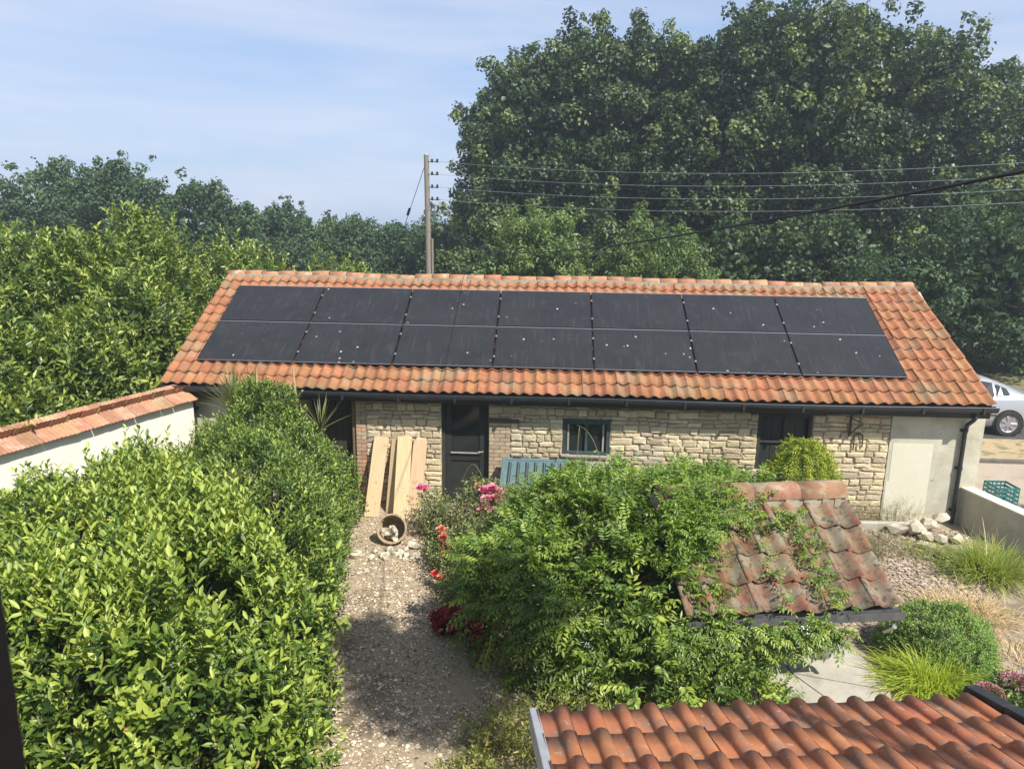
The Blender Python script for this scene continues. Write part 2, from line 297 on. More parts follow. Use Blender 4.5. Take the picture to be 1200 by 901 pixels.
# ------------------------------------------------------------------ barn
HE, RISE, RUN = 2.071, 1.725, 2.965; X0, X1 = 0.351, 14.14
PA = math.atan2(RISE, RUN); SL = math.hypot(RISE, RUN); WY = 0.286
barn = thing('barn', (7.2, 1.8, 0), 'long low limestone barn with orange pantile roof behind the garden', 'barn')
def roofp(x, s, o=0.0):
    t = s/SL; x = X0+(x-X0)*(1-0.009*t) - 0.0
    zc = 0.028*(abs(x-7)/7)**1.5*(1-t) - 0.02*t*t + 0.012*math.sin(x*0.9+1.0) + 0.012*math.sin(x*2.3+t*3)*t
    return Vector((x, s*math.cos(PA)-o*math.sin(PA), HE+zc+s*math.sin(PA)+o*math.cos(PA)))
def pantile_mesh(w, l, A, th, seg, mat_, name, roll=1.6, up=0.02):
    b = MB(); us = [-0.10+1.16*i/seg for i in range(seg+1)]
    def prof(u): return A*abs(math.cos(math.pi*u))**roll
    ys = [0, l*0.5, l]; nn = seg+1
    vs = []
    for lay in (0, 1):
        for j, yy in enumerate(ys):
            for u in us:
                z = prof(u)+up*(1-yy/l)-(th if lay else 0) + (0.004 if u > 1 else 0)
                vs.append((u*w, yy, z))
    fs = []
    for j in range(2):
        for i in range(seg):
            a = j*nn+i; fs.append((a, a+1, a+nn+1, a+nn))
    o_ = 3*nn
    for i in range(seg): fs.append((i, o_+i, o_+i+1, i+1))
    for j in range(2): fs.append((j*nn, (j+1)*nn, o_+(j+1)*nn, o_+j*nn)); fs.append((j*nn+seg, o_+j*nn+seg, o_+(j+1)*nn+seg, (j+1)*nn+seg))
    return b.add(vs, fs).mesh(name, mat_, True)
NC, NR = 71, 12; TW = (X1-X0)/NC; G = SL/NR
tmeshes = [pantile_mesh(TW, G*1.2, 0.050, 0.014, 9, TILE, 'barn_tile', 1.7+0.2*i, 0.034) for i in range(3)]
hv, hf = [], []
def put_tile(name, me, org, xd, yd, zd, parent, jit=1.0):
    o = mobj(name, me)
    a = random.gauss(0, 0.012)*jit; xd2 = (xd*math.cos(a)+yd*math.sin(a)); yd2 = (yd*math.cos(a)-xd*math.sin(a))
    zz = zd*random.uniform(0.9, 1.1); p = org+zd*random.uniform(-0.003, 0.006)*jit+yd*random.gauss(0, 0.006)*jit
    o.matrix_world = Matrix(((xd2.x, yd2.x, zz.x, p.x), (xd2.y, yd2.y, zz.y, p.y), (xd2.z, yd2.z, zz.z, p.z), (0, 0, 0, 1)))
    return setpar(o, parent)
xd = Vector((1, 0, 0)); yd = Vector((0, math.cos(PA), math.sin(PA))); zd = Vector((0, -math.sin(PA), math.cos(PA)))
for r_ in range(NR):
    for c in range(NC):
        vis = r_ < 2 or r_ == NR-1 or c < 2 or c >= NC-6
        p = roofp(X0+c*TW, r_*G-0.0)
        if vis: put_tile('roof_tile', random.choice(tmeshes), p, xd, yd, zd, barn)
        else:
            me = tmeshes[(r_+c) % 3]; b = len(hv)
            for v in me.vertices: hv.append(tuple(p+xd*v.co.x+yd*v.co.y+zd*v.co.z))
            for q in me.polygons: hf.append(tuple(i+b for i in q.vertices))
me = bpy.data.meshes.new('covered_tiles'); me.from_pydata(hv, [], hf); me.materials.append(TILE); o = mobj('covered_tiles', me, barn); o['kind'] = 'stuff'
# back slope
b = MB(); e0, e1 = roofp(X0+0.03, 0.03, -0.03), roofp(X1-0.03, 0.03, -0.03); k0, k1 = roofp(X0+0.03, SL-0.02, -0.03), roofp(X1-0.03, SL-0.02, -0.03)
by = 2*RUN
b.add([e0, e1, k1, k0, (k0.x, k0.y, k0.z-0.04), (k1.x, k1.y, k1.z-0.04), (e1.x, e1.y, e1.z-0.04), (e0.x, e0.y, e0.z-0.04)], [(0, 1, 2, 3), (4, 5, 6, 7), (0, 7, 6, 1), (0, 3, 4, 7), (1, 6, 5, 2)])
b.obj('roof_deck', DARKW, barn)
b = MB(); b.add([(k0.x-.05, k0.y, k0.z+.05), (k1.x+.05, k1.y, k1.z+.05), (k1.x+.05, by, HE-.02), (k0.x-.05, by, HE-.02), (k0.x-.05, k0.y, k0.z-.0), (k1.x+.05, k1.y, k1.z), (k1.x+.05, by, HE-.1), (k0.x-.05, by, HE-.1)], [(0, 1, 2, 3), (7, 6, 5, 4), (2, 6, 7, 3), (0, 3, 7, 4), (1, 5, 6, 2)])
b.obj('rear_roof_slope', TILE, barn)
# ridge
NRI = 39; rl = (k1.x-k0.x+0.1)/NRI
rm = []
for q in range(3):
    b = MB(); prof = [(0.115*math.cos(a), 0.115*math.sin(a)*0.95) for a in [math.pi*i/8 for i in range(9)]]
    vs = []
    for lay in (0, 0.014):
        for xx in (0.004, rl-0.006):
            for (py, pz) in prof: vs.append((xx, py*(1-lay/0.115), pz*(1-lay/0.115)+random.uniform(-.002, .002)))
    fs = [(i, i+1, 9+i+1, 9+i) for i in range(8)]+[(i, 18+i, 18+i+1, i+1) for i in range(8)]+[(9+i, 9+i+1, 27+i+1, 27+i) for i in range(8)]
    rm.append(b.add(vs, fs).mesh('ridge_tile', RTILE, True))
for i in range(NRI):
    x = k0.x-0.05+i*rl; o = mobj('ridge_tile', random.choice(rm)); rz = roofp(x, SL).z
    o.location = (x, RUN+0.0, rz+0.0+random.uniform(-.010, .008)); o.rotation_euler = (0, random.gauss(0, 0.018), random.gauss(0, .012)); setpar(o, barn)
b = MB(); 
for i in range(80):
    xa = k0.x-0.03+(k1.x-k0.x+0.06)*i/80; xb = k0.x-0.03+(k1.x-k0.x+0.06)*(i+1)/80; z = roofp(xa, SL).z
    b.box(xa, xb, RUN-0.125+random.uniform(-.008, .008), RUN+0.12, z-0.08, z+0.035)
b.obj('ridge_mortar', MORT, barn)
# walls
OPEN = [(2.78, 3.62, 0, 2.2), (5.12, 5.94, 0, 2.2), (7.22, 8.03, 1.0, 1.62), (10.51, 11.41, 0.85, 1.82)]
XL, XR = 0.40, 14.2
def wallpiece(b, x0, x1, z0, z1, y0=WY, y1=WY+0.4): b.box(x0, x1, y0, y1, z0, z1)
top = HE+0.10
WMORT = mat('dirty_mortar', (0.25, 0.21, 0.145), (0.36, 0.31, 0.215), 9, .95, .8, 50, c3=(.15, .125, .08), t3=(.5, .7), s3=3)
b = MB(); wallpiece(b, XL+1.9, 2.78, -0.05, top); wallpiece(b, 3.62, 5.12, -0.05, top); wallpiece(b, 5.94, 7.22, -0.05, top)
wallpiece(b, 7.22, 8.03, -0.05, 1.0); wallpiece(b, 7.22, 8.03, 1.62, top); wallpiece(b, 8.03, 10.51, -0.05, top); wallpiece(b, 10.51, 11.41, -0.05, 0.85); wallpiece(b, 10.51, 11.41, 1.82, top); wallpiece(b, 11.41, 12.70, -0.05, top)
b.obj('mortared_wall', WMORT, barn)
b = MB(); b.box(XL, XL+1.898, WY-0.02, WY+0.4, -0.05, top); b.obj('left_rendered_wall', RENDER, barn)['label'] = 'pale rendered section at the left end of the front wall'
b = MB(); b.box(12.698, XR, WY-0.02, WY+0.4, -0.05, top-0.02); b.obj('right_rendered_wall', RENDER, barn)['label'] = 'pale rendered section at the right end of the front wall'
b = MB(); b.box(12.76, 13.42, WY-0.024, WY-0.018, 0.0, 1.38); b.box(12.72, 12.76, WY-0.024, WY-0.018, 0.0, 0.7); b.obj('sunlit_patch', SUNLIT, barn)  # sunlit area below the eaves shadow, painted on in a paler tone
b = MB()
for (xa, xb) in ((XL, XL+0.35), (XR-0.4, XR-0.003)):
    ys = [WY+0.402, by-0.3]; zt = HE-0.05
    b.add([(xa, ys[0], 0), (xa, ys[1], 0), (xa, ys[1], zt+.1), (xa, RUN, HE+RISE-0.08), (xa, ys[0], zt+.25), (xb, ys[0], 0), (xb, ys[1], 0), (xb, ys[1], zt+.1), (xb, RUN, HE+RISE-0.08), (xb, ys[0], zt+.25)],
          [(0, 1, 2, 3, 4), (9, 8, 7, 6, 5), (0, 5, 6, 1), (1, 6, 7, 2), (2, 7, 8, 3), (3, 8, 9, 4), (4, 9, 5, 0)])
b.obj('gable_wall', RENDER, barn)
MB().box(XL+.35, XR-.4, by-0.7, by-0.32, -.05, HE).obj('rear_wall', RENDER, barn)
MB().box(XL+.4, XR-.45, WY+0.45, by-0.75, 0.0, 0.02).obj('barn_floor', CONC, barn)
# stones: unit variants
def stone_mesh(seed):
    r = random.Random(seed); b = MB()
    def ring(sx, y, jit):
        pts = []
        for (a, c) in ((-.5, -.5), (0, -.5), (.5, -.5), (.5, 0), (.5, .5), (0, .5), (-.5, .5), (-.5, 0)):
            pts.append((a*sx+r.uniform(-jit, jit), y+r.uniform(-.12, .12)*(0 if y > 0 else 1), c*sx+r.uniform(-jit, jit)*1.4))
        return pts
    v = ring(1.0, 0.6, 0.0)+ring(0.97, -0.25, 0.055)+ring(0.80, -0.85, 0.07)+[(r.uniform(-.15, .15), -1.0, r.uniform(-.1, .1))]
    f = []
    for k in range(2):
        for i in range(8): f.append((k*8+i, k*8+(i+1) % 8, k*8+8+(i+1) % 8, k*8+8+i))
    for i in range(8): f.append((16+i, 16+(i+1) % 8, 24))
    return b.add(v, f).mesh('stone', STONE, False)
smesh = [stone_mesh(i) for i in range(18)]
sts = []
z = 0.0
while z < 2.02:
    h = random.uniform(0.062, 0.135)
    for lim in (0.85, 1.0, 1.62, 1.82, 2.04):
        if z < lim-0.02 < z+h+0.045: h = lim-z
    z1 = z+h; zm = z+h/2
    spans = [(3.62, 5.12), (5.94 if zm > 1.60 else 6.32, 10.35 if zm > 1.80 else 10.51), (11.41 if zm < 1.8 else 11.60, 12.69)]
    if 1.0 < zm < 1.62: spans[1:2] = [(spans[1][0], 7.22), (8.03, 10.51)]
    if zm < 0.85: spans = [(3.62, 5.12), (6.32, 12.69)]
    for a, c in spans:
        if a == 3.62: a = 3.80
        x = a
        while x < c-0.02:
            wd = random.uniform(0.11, 0.29)*(0.75+h*2.2) if x < 8 else random.uniform(0.13, 0.38)*(0.75+h*2.2)
            if c-(x+wd) < 0.11: wd = c-x
            hh = h
            if h > 0.125 and random.random() < 0.12:     # two thin ones on top of each other
                sts.append((x, x+wd, z, z+h/2)); sts.append((x, x+wd, z+h/2, z1))
            else: sts.append((x, x+wd, z, z1))
            x += wd
    z = z1
sts.sort(key=lambda s: -((s[1]-s[0])*(s[3]-s[2]) + (10 if (s[2] > 0.62 or s[0] < 5.2 or (s[0] > 11.4 and s[2] > .2)) else 0)))
print('stones', len(sts))
sv, sf = [], []
for i, (a, c, z0, z1) in enumerate(sts):
    me = random.choice(smesh); g = 0.014; wob = .012*math.sin((a+c)*1.7+z0*3)+.008*math.sin((a+c)*4.1)+random.uniform(-.004, .004)
    M = Matrix.Translation(((a+c)/2, WY-0.004, (z0+z1)/2+wob)) @ Matrix.Rotation(random.choice((0, 0, math.pi))+random.gauss(0, .03), 4, 'Y') @ Matrix.Diagonal((c-a-g, random.uniform(0.014, 0.034), z1-z0-g, 1))
    if i < 300: o = mobj('stone', me); o.matrix_world = M; setpar(o, barn)
    else:
        b0 = len(sv); sv += [tuple(M @ v.co) for v in me.vertices]; sf += [tuple(j+b0 for j in p.vertices) for p in me.polygons]
me = bpy.data.meshes.new('small_stones'); me.from_pydata(sv, [], sf); me.materials.append(STONE); o = mobj('small_stones', me, barn); o['kind'] = 'stuff'
# bricks
bm_ = [MB().cham(0, 1, -1, 0.5, 0, 1, 0.05).mesh('brick', BRICK), MB().cham(0, 1, -1, 0.5, 0, 1, 0.05).mesh('brick', PBRICK)]
def brick(x0, x1, z0, z1, k, proud=0.018):
    o = mobj('brick', bm_[k]); o.location = (x0+0.005, WY-0.002, z0+0.005); o.scale = (x1-x0-0.01, proud*random.uniform(.8, 1.2), z1-z0-0.01); setpar(o, barn)
z = 0
i = 0
while z < 2.0:
    k = 1 if z > 1.35 else (0 if random.random() < .8 else 1)
    if i % 2: brick(3.62, 3.80, z, z+0.072, k)
    else: brick(3.62, 3.71, z, z+0.072, k); brick(3.71, 3.80, z, z+0.072, k)
    z += 0.072; i += 1
z = 0; i = 0
while z < 1.50:
    if i % 2: brick(5.95, 6.14, z, z+0.07, 1); brick(6.14, 6.32, z, z+0.07, 1)
    else: brick(5.95, 6.04, z, z+0.07, 1); brick(6.04, 6.23, z, z+0.07, 1); brick(6.23, 6.32, z, z+0.07, 1)
    z += 0.07; i += 1
for i in range(5): brick(7.22+i*0.162, 7.22+(i+1)*0.162, 0.93, 1.0, 1, 0.03)
MB().cham(5.93, 6.47, WY-0.05, WY+0.1, 1.535, 1.60, 0.008).obj('timber_lintel', BROWNW, barn)
MB().cham(10.34, 11.62, WY-0.055, WY+0.12, 1.822, 1.95, 0.012).obj('timber_lintel', DARKW, barn)
MB().cham(3.5, 6.16, WY-0.045, WY+0.12, 2.0, 2.10, 0.01).obj('timber_lintel', DARKW, barn)
# eaves board, gutter, brackets
b = MB(); b.box(X0+.05, X1-.02, 0.03, 0.055, 1.86+.04, 2.03); b.box(X0+.05, X1-.02, 0.055, WY-0.02, 2.0, 2.012); b.obj('eaves_board', DARKW, barn)
b = MB(); vs = []; fs = []
gp = [(0.055, 0.052*0+0.05), (0.05, 0.0), (0.03, -0.035), (0, -0.05), (-0.03, -0.035), (-0.05, 0.0), (-0.055, 0.05)]
gp = gp+[(y_*0.9, z_+0.006) for y_, z_ in gp[::-1]]
ng = len(gp); xs = [X0-0.02+(X1-X0+0.06)*i/24 for i in range(25)]
for x in xs:
    zc = roofp(x, 0).z-0.055
    for (yy, zz) in gp: vs.append((x, -0.03+yy, zc+zz))
for i in range(24):
    for k in range(ng): fs.append((i*ng+k, i*ng+(k+1) % ng, (i+1)*ng+(k+1) % ng, (i+1)*ng+k))
fs += [tuple(range(ng)), tuple(24*ng+k for k in range(ng))[::-1]]
b.add(vs, fs).obj('gutter', BLACKP, barn)
gbm = MB().box(-.02, .02, -0.086, 0.03, -0.065, -0.053).box(-.02, .02, -0.095, -0.0861, -0.065, 0.05).mesh('gutter_bracket', BLACKP)
for i in range(15):
    x = X0+0.3+i*0.95; o = mobj('gutter_bracket', gbm); o.location = (x, 0, roofp(x, 0).z-0.055); setpar(o, barn)
def downpipe(x, zb, lab):
    zt = roofp(x, 0).z-0.1; b = MB(); b.tube([(x, -0.03, zt), (x, -0.03, zt-0.07), (x+.0, 0.05, zt-0.16), (x-.0, WY-0.10, zt-0.26), (x, WY-0.075, zt-0.34), (x, WY-0.075, zb)], 0.034, 10)
    for zz in (zt-0.34, (zt+zb)/2, zb+0.25): b.tube([(x, WY-0.075, zz), (x, WY-0.075, zz-0.05)], 0.043, 10); b.box(x-.06, x+.06, WY-0.05, WY-0.02, zz-.045, zz-.005)
    b.obj('downpipe', BLACKP, barn, smooth=False)['label'] = lab
downpipe(13.87, 0.02, 'black downpipe at the right end'); downpipe(0.78, 0.1, 'black downpipe at the left end')
# verge boards under end tiles
for x in (X0+0.02, X1-0.03):
    b = MB(); a, c = roofp(x, 0.0, -0.012), roofp(x, SL, -0.012); t = Vector((0.012, 0, 0)); dn = Vector((0, 0, -0.11))
    b.add([a-t, c-t, c-t+dn, a-t+dn, a+t, c+t, c+t+dn, a+t+dn], [(0, 1, 2, 3), (7, 6, 5, 4), (0, 4, 5, 1), (1, 5, 6, 2), (2, 6, 7, 3), (3, 7, 4, 0)]).obj('verge_board', DARKW, barn)
# doors / windows
d = MB(); d.box(5.13, 5.18, WY+.06, WY+.16, 0, 2.0); d.box(5.88, 5.93, WY+.06, WY+.16, 0, 2.0); d.box(5.18, 5.88, WY+.06, WY+.16, 1.93, 2.0)
fr = d.obj('door_frame', DARKW, barn)
dr = MB(); dr.box(5.185, 5.875, WY+.10, WY+.14, 0.02, 1.925); dro = dr.obj('door', DOORM, barn); dro['label'] = 'black panelled door between the stone piers'
q = MB()
for (a, c, z0, z1) in ((5.185, 5.28, 0.02, 1.925), (5.78, 5.875, 0.02, 1.925), (5.28, 5.78, 1.80, 1.925), (5.28, 5.78, 0.80, 0.93), (5.28, 5.78, 0.02, 0.2)): q.cham(a, c, WY+.08, WY+.10, z0, z1, .004)
q.obj('door_rail', DOORM, dro)
MB().box(5.30, 5.76, WY+.094, WY+.098, 0.95, 1.78).obj('door_pane', GLASS, dro)
MB().cham(5.27, 5.79, WY+.045, WY+.08, 0.935, 0.955, .003).obj('ledge_rail', GREYW, dro)
MB().tube([(5.84, WY+.08, 0.98), (5.84, WY+.03, 0.98), (5.76, WY+.03, 0.98)], .009, 6).obj('door_handle', METAL, dro)
d = MB()
for i in range(6): d.cham(2.80+i*0.133, 2.80+(i+1)*0.133-0.006, WY+.20, WY+.23, 0.03, 1.98, .004)
do = d.obj('door', OLIVE, barn); do['label'] = 'dark olive boarded door at the left of the stone pier'
MB().cham(2.80, 3.59, WY+.17, WY+.2, 1.35, 1.45, .004).obj('door_rail', OLIVE, do)
MB().cham(3.545, 3.612, WY+.02, WY+.16, 0, 2.0, .006).obj('door_post', mat('brown_post', (0.13, 0.09, 0.05), (0.2, 0.14, 0.08), 6, .8, .3, stretch=(6, 6, .6)), barn)
for k, (x, z) in enumerate(((3.15, 0.93), (3.15, 0.76))):     # wire coils hung on the door
    MB().tube([(x+0.16*math.cos(a), WY+.165, z+0.035*math.sin(a)) for a in [math.pi*i/10*1.1 for i in range(11)]], .008, 5).obj('hanging_wire', GREYW, do)
# small window
wn = MB(); a, c, z0, z1 = 7.225, 8.025, 1.005, 1.615
wn.cham(a, a+.06, WY-.01, WY+.08, z0, z1, .004); wn.cham(c-.06, c, WY-.01, WY+.08, z0, z1, .004); wn.cham(a+.06, c-.06, WY-.01, WY+.08, z1-.07, z1, .004); wn.cham(a+.06, c-.06, WY-.01, WY+.08, z0, z0+.05, .004)
wn.cham(7.60, 7.65, WY+.0, WY+.07, z0+.05, z1-.07, .004); wn.cham(7.2, 8.06, WY-.035, WY+.04, z1, z1+.03, .004)
wo = wn.obj('window_frame', TEALP, barn); wo['label'] = 'small dark teal window between the doors'
for (xa, xb) in ((7.29, 7.595), (7.655, 7.96)): MB().box(xa, xb, WY+.045, WY+.05, 1.06, 1.54).obj('pane', GLASS, wo)
MB().cham(7.2, 8.06, WY-.07, WY-.005, 0.965, 1.0, .006).obj('sill', GREYW, wo)
for xa in (7.30, 7.90): MB().cham(xa, xa+.033, WY+.01, WY+.044, 1.06, 1.54, .003).obj('casement', GREYW, wo)
# shuttered opening at right
wn = MB(); wn.cham(10.51, 10.57, WY+.0, WY+.12, .85, 1.82, .004); wn.cham(11.35, 11.41, WY+.0, WY+.12, .85, 1.82, .004); wn.cham(10.57, 11.35, WY+.0, WY+.12, 1.76, 1.82, .004); wn.cham(10.57, 11.35, WY+0, WY+.12, .85, .9, .004)
so = wn.obj('shutter_frame', DARKW, barn); so['label'] = 'dark shuttered opening beside the golden conifer'
wn = MB()
for i in range(4): wn.cham(10.575+i*.194, 10.575+(i+1)*.194-.005, WY+.09, WY+.11, .9, 1.30, .003); wn.cham(10.575+i*.194, 10.575+(i+1)*.194-.005, WY+.09, WY+.11, 1.34, 1.76, .003)
wn.obj('shutter', DOORM, so)
MB().cham(10.57, 11.35, WY+.06, WY+.09, 1.30, 1.335, .003).obj('rail', GREYW, so)
MB().cham(10.95, 10.99, WY+.05, WY+.085, 1.34, 1.76, .003).obj('mullion', DOORM, so)
# iron bracket on wall
br = thing('wall_bracket', (12.03, WY-.04, 1.45), 'rusty iron hanging bracket fixed to the stone wall above the conifer', 'bracket')
IRON = mat('rusty_iron', (0.05, 0.035, 0.03), (0.10, 0.06, 0.04), 20, .8, .3)
b = MB(); b.box(12.0, 12.03, WY-.06, WY-.035, 1.48, 1.85); b.tube([(12.015, WY-.05, 1.52), (12.10, WY-.18, 1.70), (12.14, WY-.26, 1.74)], .012, 6); b.tube([(12.015, WY-.05, 1.80), (12.14, WY-.26, 1.76)], .01, 6); b.obj('arm', IRON, br)
b = MB()
for i in range(12): b.tube([(12.16, WY-.06+.02, 1.54), (12.16, WY-.06, 1.5)], .004, 4)
b.tube([(12.10, WY-.05, 1.50), (12.10, WY-.05, 1.24)], .012, 5); b.tube([(12.24, WY-.05, 1.50), (12.24, WY-.05, 1.30)], .012, 5); b.tube([(12.10, WY-.05, 1.50), (12.17, WY-.06, 1.55), (12.24, WY-.05, 1.50)], .012, 5); b.obj('hook_strap', IRON, br)

# ------------------------------------------------------------------ solar panels
PW, PH, GP = 1.722, 1.134, 0.022; PX, S0 = 0.761, 0.59
pm_face = MB().box(0.011, PW-.011, 0.011, PH-.011, 0.028, 0.0325).mesh('panel_glass', SOLAR)
b = MB(); b.box(0, PW, 0, .011, 0, .035); b.box(0, PW, PH-.011, PH, 0, .035); b.box(0, .011, .011, PH-.011, 0, .035); b.box(PW-.011, PW, .011, PH-.011, 0, .035); b.box(.011, PW-.011, .011, PH-.011, .01, .026)
pm_frame = b.mesh('panel_frame', FRAMEM)
pm_clamp = MB().cham(-.02, .012, -.02, .02, .03, .042, .003).mesh('clamp', ALU)
pm_edge = MB().box(.0, PW, PH-.013, PH+.001, .0352, .0362).mesh('edge_strip', ALU)
pm_edgeb = MB().box(.0, PW, -.001, .008, .0352, .0362).mesh('edge_strip', ALU)
ordn = ['first', 'second', 'third', 'fourth', 'fifth', 'sixth', 'seventh']
for row in range(2):
    for k in range(7):
        s = S0+row*(PH+GP); x = PX+k*(PW+GP)
        lab = f"black solar panel, {ordn[k]} from the left in the {'upper' if row else 'lower'} row on the barn roof"
        t = thing('solar_panel', roofp0 if False else Vector((x, s*math.cos(PA)-.085*math.sin(PA), HE+s*math.sin(PA)+.085*math.cos(PA)+random.uniform(-.002, .002))), lab, 'solar panel', 'solar panels in two rows on the barn roof', (PA, 0, 0))
        mobj('glass', pm_face, t, True); mobj('frame', pm_frame, t, True)
        mobj('edge_strip', pm_edge, t, True); 
        if row == 0: mobj('edge_strip', pm_edgeb, t, True)
        for yy in (.28, .85):
            if k > 0: o = mobj('clamp', pm_clamp, t, True); o.location = (0, yy, 0)
rl_ = thing('mounting_rails', (7, .9, HE+.3), 'black mounting rails running beneath the solar panels', 'rail')
for yy in (.28, .85, .28+PH+GP, .85+PH+GP):
    s = S0+yy; c = Vector((0, s*math.cos(PA)-.065*math.sin(PA), HE+s*math.sin(PA)+.065*math.cos(PA)))
    M = Matrix.Translation(c) @ Matrix.Rotation(PA, 4, 'X'); MB().box(PX-.03, PX+7*PW+6*GP+.03, -.02, .02, -.02, .018, M).obj('rail', FRAMEM, rl_)

# ------------------------------------------------------------------ left garden wall with tile coping
CT = mat('clay_coping_tile', (0.34, 0.155, 0.08), (0.40, 0.22, 0.13), 14, .85, .7, 50, c3=(0.42, 0.29, 0.18), t3=(0.5, .7), s3=4, c4=(0.30, 0.22, 0.15), t4=(.6, .7), s4=14, rnd=.22, hue=.014)
gw = thing('left_garden_wall', (0.3, -4, 0), 'cream painted garden wall with sloping clay tile coping behind the bay hedge', 'garden wall')
A = Vector((0.90, -0.05, 0)); B = Vector((-1.75, -9.2, 0)); dr_ = (B-A).normalized(); pn = Vector((-dr_.y, dr_.x, 0))   # pn points to the garden (+x)
if pn.x < 0: pn = -pn
Lw = (B-A).length
def gwM(s, off, z): return A+dr_*s+pn*off+Vector((0, 0, z))
b = MB(); b.add([gwM(0, 0, 0), gwM(Lw, 0, 0), gwM(Lw, 0, 1.9), gwM(0, 0, 1.9), gwM(0, -.24, 0), gwM(Lw, -.24, 0), gwM(Lw, -.24, 1.9), gwM(0, -.24, 1.9)], [(0, 1, 2, 3), (7, 6, 5, 4), (3, 2, 6, 7), (0, 3, 7, 4), (1, 5, 6, 2)]).obj('wall', WHITE, gw)
def coping_mesh(wd, ribs, seed):
    r = random.Random(seed); b = MB(); n = ribs*4; vs = []
    for lay in (0, .014):
        for j in range(3):
            for i in range(n+1):
                u = i/n; z = .010*abs(math.sin(math.pi*u*ribs))+.012*(1-j/2)*0-lay + (0.006 if u > .92 else 0)
                vs.append((u*wd, j*.25, z))
    nn = n+1; fs = []
    for j in range(2):
        for i in range(n): fs.append((j*nn+i, j*nn+i+1, (j+1)*nn+i+1, (j+1)*nn+i))
    for i in range(n): fs.append((i, 3*nn+i, 3*nn+i+1, i+1))
    for j in range(2): fs.append((j*nn, (j+1)*nn, 3*nn+(j+1)*nn, 3*nn+j*nn)); fs.append((j*nn+n, 3*nn+j*nn+n, 3*nn+(j+1)*nn+n, (j+1)*nn+n))
    return b.add(vs, fs).mesh('coping_tile', CT)
cms = [coping_mesh(.27, 4, i) for i in range(3)]
s = -0.02
pitch = R(27); 
for side in (1, -1):
    s = -0.03
    while s < Lw-.3:
        wd = .255*random.uniform(.9, 1.08); me = random.choice(cms); o = mobj('coping_tile', me)
        xdv = dr_ if side < 0 else -dr_
        # local x along wall, local y up the slope
        pitch = R(27) if side > 0 else R(52)
        yv = (-pn*side*math.cos(pitch)+Vector((0, 0, math.sin(pitch)))); 
        xv = dr_ if (dr_.cross(yv)).z > 0 else -dr_
        zv = xv.cross(yv); st = gwM(s if xv == dr_ else s+.255, 0, 0); off = .10 if side > 0 else -.24-.13
        p = A+dr_*(s if (xv-dr_).length < .1 else s+.255)+pn*off+Vector((0, 0, 1.875 if side > 0 else 1.72))+zv*(random.uniform(0, .022))
        a_ = random.gauss(0, .02); xv2 = xv*math.cos(a_)+yv*math.sin(a_); yv2 = yv*math.cos(a_)-xv*math.sin(a_)
        tl = random.gauss(0, .015); zv2 = (zv+xv*tl).normalized()
        o.matrix_world = Matrix(((xv2.x*wd/.262, yv2.x, zv2.x, p.x), (xv2.y*wd/.262, yv2.y, zv2.y, p.y), (xv2.z*wd/.262, yv2.z, zv2.z, p.z), (0, 0, 0, 1))); setpar(o, gw)
        s += .255
b = MB(); b.add([gwM(0, .02, 1.89), gwM(Lw, .02, 1.89), gwM(Lw, -.26, 1.89), gwM(0, -.26, 1.89), gwM(0, -.12, 2.0), gwM(Lw, -.12, 2.0)], [(0, 1, 5, 4), (3, 4, 5, 2), (0, 4, 3), (1, 2, 5)]).obj('mortar_bed', MORT, gw)

# ------------------------------------------------------------------ right garden wall
gr = thing('right_garden_wall', (14.3, -1.5, 0), 'low grey rendered garden wall with flat top running from the barn corner', 'garden wall')
A2, B2 = Vector((13.97, WY-.03, 0)), Vector((15.3, -5.6, 0)); d2 = (B2-A2).normalized(); n2 = Vector((d2.y, -d2.x, 0)); n2 = n2 if n2.x > 0 else -n2; L2 = (B2-A2).length
def q2(s, o, z): return A2+d2*s+n2*o+Vector((0, 0, z))
def prism2(b, s0, s1, o0, o1, z0, z1): b.add([q2(s, o, z) for z in (z0, z1) for o in (o0, o1) for s in (s0, s1)], [(0, 2, 3, 1), (4, 5, 7, 6), (0, 1, 5, 4), (2, 6, 7, 3), (0, 4, 6, 2), (1, 3, 7, 5)])
b = MB(); prism2(b, 0, L2, 0, .2, -.05, .62); b.obj('wall', RENDER, gr)
b = MB(); prism2(b, 0, L2, -.012, .212, .62, .65); b.obj('coping', mat('cream_coping', (.62, .58, .45), (.70, .66, .53), 5, .9, .3, c4=(.5, .46, .35), t4=(.6, .75), s4=9), gr)

# ------------------------------------------------------------------ low stone kerb of the bed and rocks
k_ = thing('bed_edging', (12.6, -.2, 0), 'low concrete edging in front of the rendered wall', 'edging')
MB().cham(11.5, 13.25, -.24, -.14, -.02, .14, .012, Matrix.Rotation(R(3), 4, 'Z') @ Matrix.Translation((0.0, -.62, 0))).obj('edging_strip', CONC, k_)
ROCK = mat('pale_rock', (0.46, 0.41, 0.31), (0.60, 0.55, 0.44), 9, .95, .9, 30, c3=(.36, .32, .25), t3=(.5, .66), s3=5, rnd=.15, hue=.01)
def rockmesh(seed, n=22):
    import bmesh
    r = random.Random(seed); bm = bmesh.new()
    for i in range(n):
        v = Vector((r.gauss(0, 1), r.gauss(0, 1), r.gauss(0, 1))).normalized(); m_ = max(abs(v.x), abs(v.y), abs(v.z)); v = v*(.6+.4/m_*.8)
        bm.verts.new(v*r.uniform(.85, 1.05))
    bmesh.ops.convex_hull(bm, input=bm.verts)
    me = bpy.data.meshes.new('rock'); bm.to_mesh(me); bm.free(); me.materials.append(ROCK); return me
rocks = [rockmesh(i) for i in range(8)]
